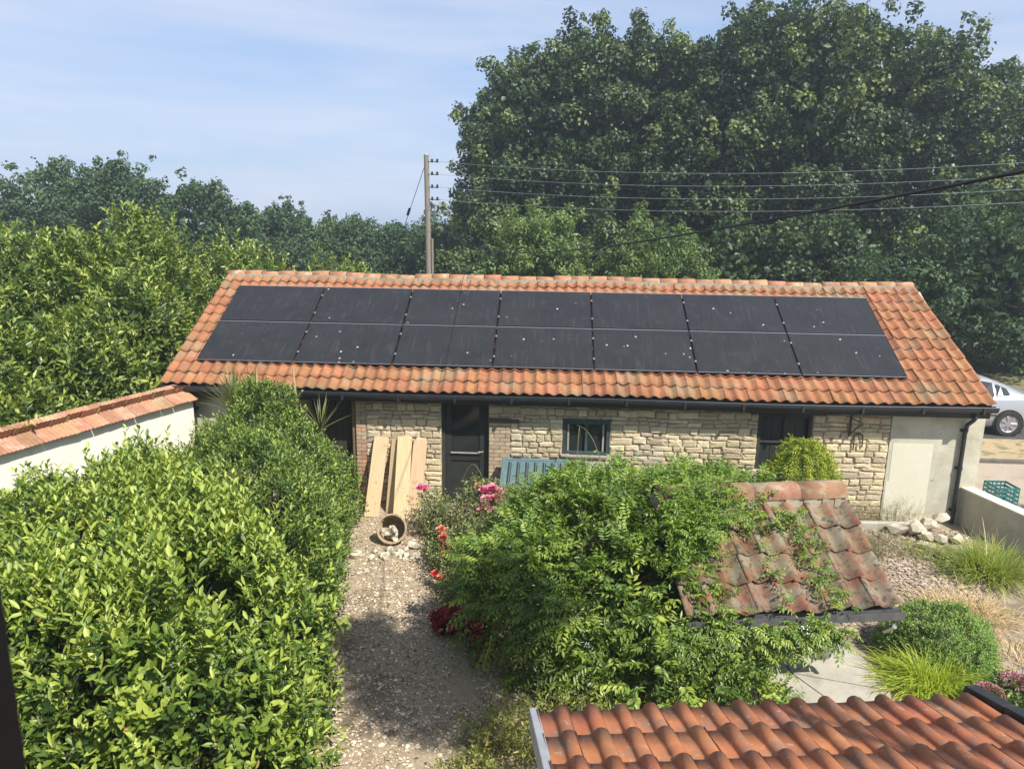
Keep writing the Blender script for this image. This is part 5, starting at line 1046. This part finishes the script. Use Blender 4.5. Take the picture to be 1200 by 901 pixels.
for (x, y, z, rx, rz, lab) in [(-22.5, 31, 4.6, 4.2, 4.0, 'blue green tree at the far left edge of the skyline'), (-18, 30, 5.0, 3.4, 3.7, 'tall bushy tree, second from the left on the skyline'), (-13.6, 30, 4.2, 3.3, 3.5, 'tree above the laurels where the left skyline steps down'), (-11.5, 37, 3.6, 3.2, 2.9, 'rounded tree midway between the left trees and the pole'),
        (-7.3, 38, 3.2, 2.9, 2.6, 'domed tree left of the utility pole'), (-3.6, 38, 2.6, 2.6, 2.5, 'low thin tree just left of the pole'), (.6, 36, 3.0, 2.4, 2.6, 'small rounded tree right of the pole beside the sycamore'), (-9.4, 34, 2.0, 2.4, 2.4, 'low leafy tree in the dip of the skyline')]:
    tree('distant_tree', lab, 'tree', (x, y), z*.9, [(x, y, z, rx, rx*.8, rz), (x+rx*.5, y-.3, z*.7, rx*.75, rx*.6, rz*.8), (x-rx*.5, y-.3, z*.75, rx*.7, rx*.6, rz*.85)], 200, .62, 22000, .20, .16, SYCL, .28, G_, tint0=.45+random.uniform(-.1, .1))
tree('distant_hedgerow', 'long low hedgerow closing the view behind the far trees', 'hedgerow', (-8, 44), 2, [(-34+i*5.2, 46+(i % 3), 2.2, 4.2, 2, 2.9+.5*(i % 2)) for i in range(18)], 420, .9, 42000, .3, .22, SYCL, .15, tint0=.4)
# laurels over the left wall
for (bl, n, lab, c) in [([(-2.2, -1.3, 1.6, 1.7, 1.5, 1.75), (-3.8, -2.6, 1.6, 1.7, 1.6, 1.9), (-1.0, -.2, 1.6, 1.0, 1.1, 1.45), (-1.0, -2.6, 1.2, .9, 1.2, 1.35), (-2.2, -4.6, 1.2, 1.3, 1.4, 1.3)], 5200, 'bright cherry laurel nearest the cream wall at the left edge', (-2.2, -1.6)),
                        ([(-1.7, 2.6, 2.5, 1.55, 1.6, 2.2), (-3.4, 1.6, 2.5, 1.8, 1.7, 2.1), (-.9, 1.3, 2.0, .95, 1.1, 1.9), (-5.4, .8, 2.2, 1.7, 1.7, 2.1)], 5200, 'tall yellow green cherry laurel leaning over the left end of the barn', (-2.4, 2.2)),
                        ([(-3.2, 6.0, 2.3, 1.9, 1.8, 2.3), (-1.2, 6.6, 2.3, 1.4, 1.5, 1.9), (-5.6, 5.4, 1.9, 1.9, 1.7, 2.0), (1.2, 8.0, 2.0, 1.5, 1.3, 1.8)], 4600, 'cherry laurel topping the barn ridge at its left end', (-3, 6))]:
    t = thing('cherry_laurel', (*c, 0), lab, 'laurel', 'cherry laurels beyond the left wall'); P, Nv = surf(bl, n, .84, .35, .3, .16)
    nz = np.sin(P[:, 0]*2.3+P[:, 2]*1.7)*np.sin(P[:, 1]*2.1+P[:, 2]*2.6)+.5*np.sin(P[:, 0]*5.3)*np.sin(P[:, 2]*5.1+P[:, 1]*3); k = nz > -.4-.5*rng.uniform(0, 1, len(P)); P, Nv, nz = P[k], Nv[k], nz[k]; P += Nv*(nz*.14)[:, None]
    leaf_obj('crown', shoots(P, Nv, 9, .32, .125, .050, up=.8, spread=55, tint0=.5, tvar=.28, tipgain=.5, shape=1), LAUR, t)
    P2, N2 = surf(bl, n//2, .4, .8, .2); leaf_obj('inner_foliage', shoots(P2, N2, 4, .2, .16, .07, tint0=.3, shape=1), LAUR, t)
    tips = P[rng.choice(len(P), 40)]; stems('trunk', [(c[0]+random.uniform(-.4, .4), c[1]+random.uniform(-.4, .4), 0) for _ in tips], tips, .06, BARK, t)

# ================================================================== pole and wires
pole = thing('utility_pole', (1.56, 20, 0), 'weathered wooden utility pole standing behind the barn ridge', 'utility pole')
MB().tube([(1.60, 20, 0), (1.56, 20, 4), (1.50, 20, 7.86)], [.14, .125, .105], 12).obj('post', POLEM, pole)
MB().lathe([(.0, .06), (.07, .05), (.115, .0), (.115, -.03), (.0, -.03)], (1.50, 20, 7.87), 12).obj('cap', METAL, pole)
wz = [7.60, 7.08, 6.55, 6.04]
for k, z in enumerate(wz):
    o = MB().tube([(1.55, 19.93, z), (1.98, 19.9, z-.02)], .018, 6).obj('insulator_arm', IRON, pole)
    for x in (1.76, 1.98): MB().lathe([(0, -.07), (.05, -.07), (.065, -.02), (.04, 0), (.055, .05), (.0, .09)], (x, 19.9, z+.03), 10).obj('insulator', BLACKP, pole)
MB().tube([(1.76, 19.95, 0), (1.74, 19.93, 4.4)], .05, 8).obj('cable_guard', POLEM, pole)
def cable(name, lab, p0, p1, sag, r, m, n=24, dip=None):
    p0, p1 = Vector(p0), Vector(p1); pts = []
    for i in range(n+1):
        t = i/n; p = p0.lerp(p1, t); p.z -= 4*sag*t*(1-t); pts.append(p)
    t_ = thing(name, (p0.x, p0.y, p0.z), lab, 'wire', 'overhead wires'); MB().tube(pts, r, 5).obj('strand', m, t_); return t_
for k, z in enumerate(wz):
    cable('overhead_wire', ['topmost overhead wire from the pole across the big trees', 'second overhead wire from the top across the big trees', 'third overhead wire from the top across the big trees', 'lowest of the four parallel overhead wires'][k], (1.98, 19.9, z), (31, 11, 4.95+(z-3.6)*.777), .85-.02*k, .007, WIREM, 30)
cable('service_cable', 'thick black service cable sagging from the pole to the house at the upper right', (1.62, 19.9, 5.805), (8.78, -12.01, 5.18), 1.04, .0062, CABLEM, 60)
cable('stay_wire', 'thin stay wire with a black insulator slanting down left of the pole', (1.46, 20, 7.5), (-1.9, 24, 0.5), 0, .014, CABLEM, 4)
io = MB().tube([(.55, 21.07, 5.68), (.42, 21.22, 5.40)], .06, 8).obj('stay_insulator', CABLEM, None); tag(io, 'black egg insulator halfway down the stay wire', 'insulator')

# ================================================================== car
CARP = mat('silver_car_paint', (.44, .45, .46), (.46, .47, .48), 2, .28, metal=.5, spec=.6)
car = thing('silver_car', (17.0, 6.9, 0), 'silver saloon car parked on the road, its rear half showing past the barn', 'car')
def carbody():
    # stations along x (front at left): (x, z_bottom, z_belt, halfwidth_low, halfwidth_belt)
    st_ = [(-2.12, .42, .60, .50, .50), (-2.05, .28, .68, .70, .68), (-1.75, .20, .78, .84, .80), (-1.3, .18, .86, .86, .83), (-.8, .18, .92, .86, .84), (0, .18, .94, .86, .84), (.8, .18, .96, .86, .84), (1.3, .20, .99, .86, .83), (1.75, .24, 1.0, .84, .80), (2.05, .32, .96, .76, .74), (2.15, .42, .80, .62, .60)]
    b = MB(); n = 12
    for (x, zb, zt, hl, hb_) in st_:
        m_ = (zb+zt)/2; prof = [(-hl*.9, zb), (-hl, zb+.08), (-hl*1.01, m_), (-hb_*1.0, zt-.1), (-hb_*.96, zt-.02), (-hb_*.8, zt+.012), (hb_*.8, zt+.012), (hb_*.96, zt-.02), (hb_, zt-.1), (hl*1.01, m_), (hl, zb+.08), (hl*.9, zb)]
        b.v += [(x, yy, zz) for yy, zz in prof]
    for i in range(len(st_)-1):
        for k in range(n): b.f.append((i*n+k, i*n+(k+1) % n, (i+1)*n+(k+1) % n, (i+1)*n+k))
    b.f.append(tuple(range(n))); b.f.append(tuple((len(st_)-1)*n+k for k in range(n))[::-1]); return b
Mc = Matrix.Translation((17.02, 7.03, 0.0)) @ Matrix.Rotation(R(-3), 4, 'Z')
def tr(b): b.v = [tuple(Mc @ Vector(v)) for v in b.v]; return b
ob = tr(carbody()).obj('body', CARP, car, smooth=True)
cab = [(-1.05, .93, .93, .80, .78), (-.45, .93, 1.30, .81, .62), (-.15, .93, 1.40, .81, .58), (.35, .93, 1.43, .81, .58), (.85, .95, 1.38, .81, .57), (1.25, .97, 1.24, .80, .58), (1.72, 1.0, 1.01, .76, .66)]
def cabin(off, s0, s1, zcap=0, z0=0):
    b = MB(); n = 8; rows = cab[s0:s1]
    for (x, zb, zt, hb_, ht) in rows:
        h = zt-zb; b.v += [(x, yy, zz) for yy, zz in [(-hb_-off, zb), (-hb_*.6-ht*.4-off, zb+h*.45), (-ht-off, zb+h*.90), (-ht*.8, zt+off), (ht*.8, zt+off), (ht+off, zb+h*.90), (hb_*.6+ht*.4+off, zb+h*.45), (hb_+off, zb)]]
    for i in range(len(rows)-1):
        for k in range(n-1): b.f.append((i*n+k, i*n+k+1, (i+1)*n+k+1, (i+1)*n+k))
    return b
tr(cabin(0, 0, 7)).obj('cabin', CARP, car, smooth=True)
def sidepane(name, pts, side, out=.035):
    b = MB(); vs = []
    for (x, fz) in pts:
        # interpolate cabin section
        for i in range(len(cab)-1):
            if cab[i][0] <= x <= cab[i+1][0]:
                t = (x-cab[i][0])/(cab[i+1][0]-cab[i][0]); zb, zt, hb_, ht = [cab[i][j]*(1-t)+cab[i+1][j]*t for j in (1, 2, 3, 4)]
        h = zt-zb; yy = hb_+(ht-hb_)*(fz/.9); yy = yy if fz > 0 else hb_; mid = .6*hb_+.4*ht
        yy = hb_+(mid-hb_)*fz/.45 if fz < .45 else mid+(ht-mid)*(fz-.45)/.45
        vs.append((x, side*(yy+out), zb+h*fz))
    n = len(pts)//2; fs = [(i, i+1, len(pts)-2-i, len(pts)-1-i) for i in range(n-1)]
    b.add(vs, fs); return tr(b).obj(name, GLASS, car)
for sd_ in (-1, 1):
    sidepane('side_window', [(-.72, .06), (-.4, .06), (.05, .06), (.05, .84), (-.4, .80), (-.66, .60)], sd_)
    sidepane('side_window', [(.12, .06), (.55, .06), (.92, .06), (.90, .80), (.55, .84), (.12, .84)], sd_)
    sidepane('quarter_window', [(.98, .10), (1.12, .12), (1.30, .2), (1.22, .68), (1.1, .74), (.98, .80)], sd_)
b = MB()
TY = mat('tyre_rubber', (.018, .018, .019), (.03, .03, .03), 9, .85)
def wheel(x, side):
    Mw_ = Mc @ Matrix.Translation((x, side*.83, .31)) @ Matrix.Rotation(-math.pi/2*side, 4, 'X')
    wh_ = bpy.data.objects.new('wheel', None); link(wh_); setpar(wh_, car)
    b = MB().lathe([(.20, -.09), (.29, -.10), (.31, -.07), (.31, .05), (.295, .075), (.215, .07), (.20, .04)], M=Mw_, seg=28); b.obj('tyre', TY, wh_)
    b = MB().lathe([(.205, .055), (.21, .068), (.195, .06), (.18, .05), (.0, .045)], M=Mw_, seg=28)
    for k in range(7):
        a = 2*math.pi*k/7; M5 = Mw_ @ Matrix.Rotation(a, 4, 'Z'); b.cham(.03, .195, -.026, .026, .046, .068, .006, M5)
    b.lathe([(.05, .03), (.05, .066), (.0, .07)], M=Mw_, seg=14); b.obj('rim', ALU, wh_)
    b = MB().lathe([(.315, .03), (.38, .02), (.395, -.03)], M=Mw_, seg=28, a0=(0 if side < 0 else math.pi), a1=(math.pi if side < 0 else 2*math.pi)); b.obj('wheel_arch', CARP, car, smooth=True)
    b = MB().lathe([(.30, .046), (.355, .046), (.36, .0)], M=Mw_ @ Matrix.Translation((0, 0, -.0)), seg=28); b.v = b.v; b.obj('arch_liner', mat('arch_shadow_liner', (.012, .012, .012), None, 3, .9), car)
for x in (-1.32, 1.30):
    for s_ in (1, -1): wheel(x, s_)
for sd_ in (-1, 1):
    b = MB(); b.cham(-1.0, 1.0, sd_*.875-.012, sd_*.875+.012, .50, .54, .004); b.cham(.55, .70, sd_*.86-.02, sd_*.86+.02, .80, .83, .005); tr(b).obj('side_trim', BLACKP, car)
    b = MB(); b.cham(2.03, 2.14, sd_*.6-.12, sd_*.6+.12, .68, .86, .02); tr(b).obj('tail_light', mat('tail_red', (.4, .02, .02), None, 3, .2), car)

# ================================================================== casement (real window sash opened outwards at the left of the camera)
cs = thing('window_casement', (6.6, -12.0, 4.0), 'black window sash swung open at the far left edge of the view', 'window')

JX = 6.573
b = MB(); b.cham(JX-.03, JX+.03, -11.335, -11.275, 4.0, 5.42, .004); b.obj('outer_stile', JB, cs)
b = MB(); b.cham(JX-.03, JX+.03, -12.0, -11.94, 4.0, 5.42, .004); b.obj('hinge_stile', JB, cs)
for z in (4.0, 5.36): MB().cham(JX-.028, JX+.028, -11.938, -11.337, z, z+.06, .004).obj('rail', JB, cs)
MB().box(JX-.003, JX+.003, -11.938, -11.337, 4.062, 5.358).obj('pane', mat('clear_pane', (.05, .055, .06), None, 3, .05, spec=.7), cs)
tree('shade_tree', 'slender high crowned tree added out of view to shade the path', 'tree', (11.6, -11.3), 9.6, [(10.8, -10.4, 9.9, .85, .65, .5), (11.5, -10.8, 10.2, .6, .5, .5), (10.6, -10.2, 10.6, .5, .4, .4)], 60, .34, 5000, .14, .07, LGT, .07, limbs=3)  # unseen tree, added so that its crown casts the shade on the gravel
hz = MB().box(-120, 130, -20, 140, -1.0, 19.0).obj('haze', None); hz['kind'] = 'stuff'
hm = bpy.data.materials.new('haze'); hm.use_nodes = True; hm.node_tree.nodes.clear(); ho = N(hm.node_tree, 'ShaderNodeOutputMaterial'); pv = N(hm.node_tree, 'ShaderNodeVolumePrincipled')
pv.inputs['Density'].default_value = HAZE_D; pv.inputs['Color'].default_value = (.74, .86, .99, 1); pv.inputs['Anisotropy'].default_value = 0.3; hm.node_tree.links.new(pv.outputs[0], ho.inputs['Volume']); hz.data.materials.append(hm)
sc.cycles.volume_bounces = 1
print('tris', sum(len(o.data.loops)-2*len(o.data.polygons) for o in sc.objects if o.type == 'MESH'))
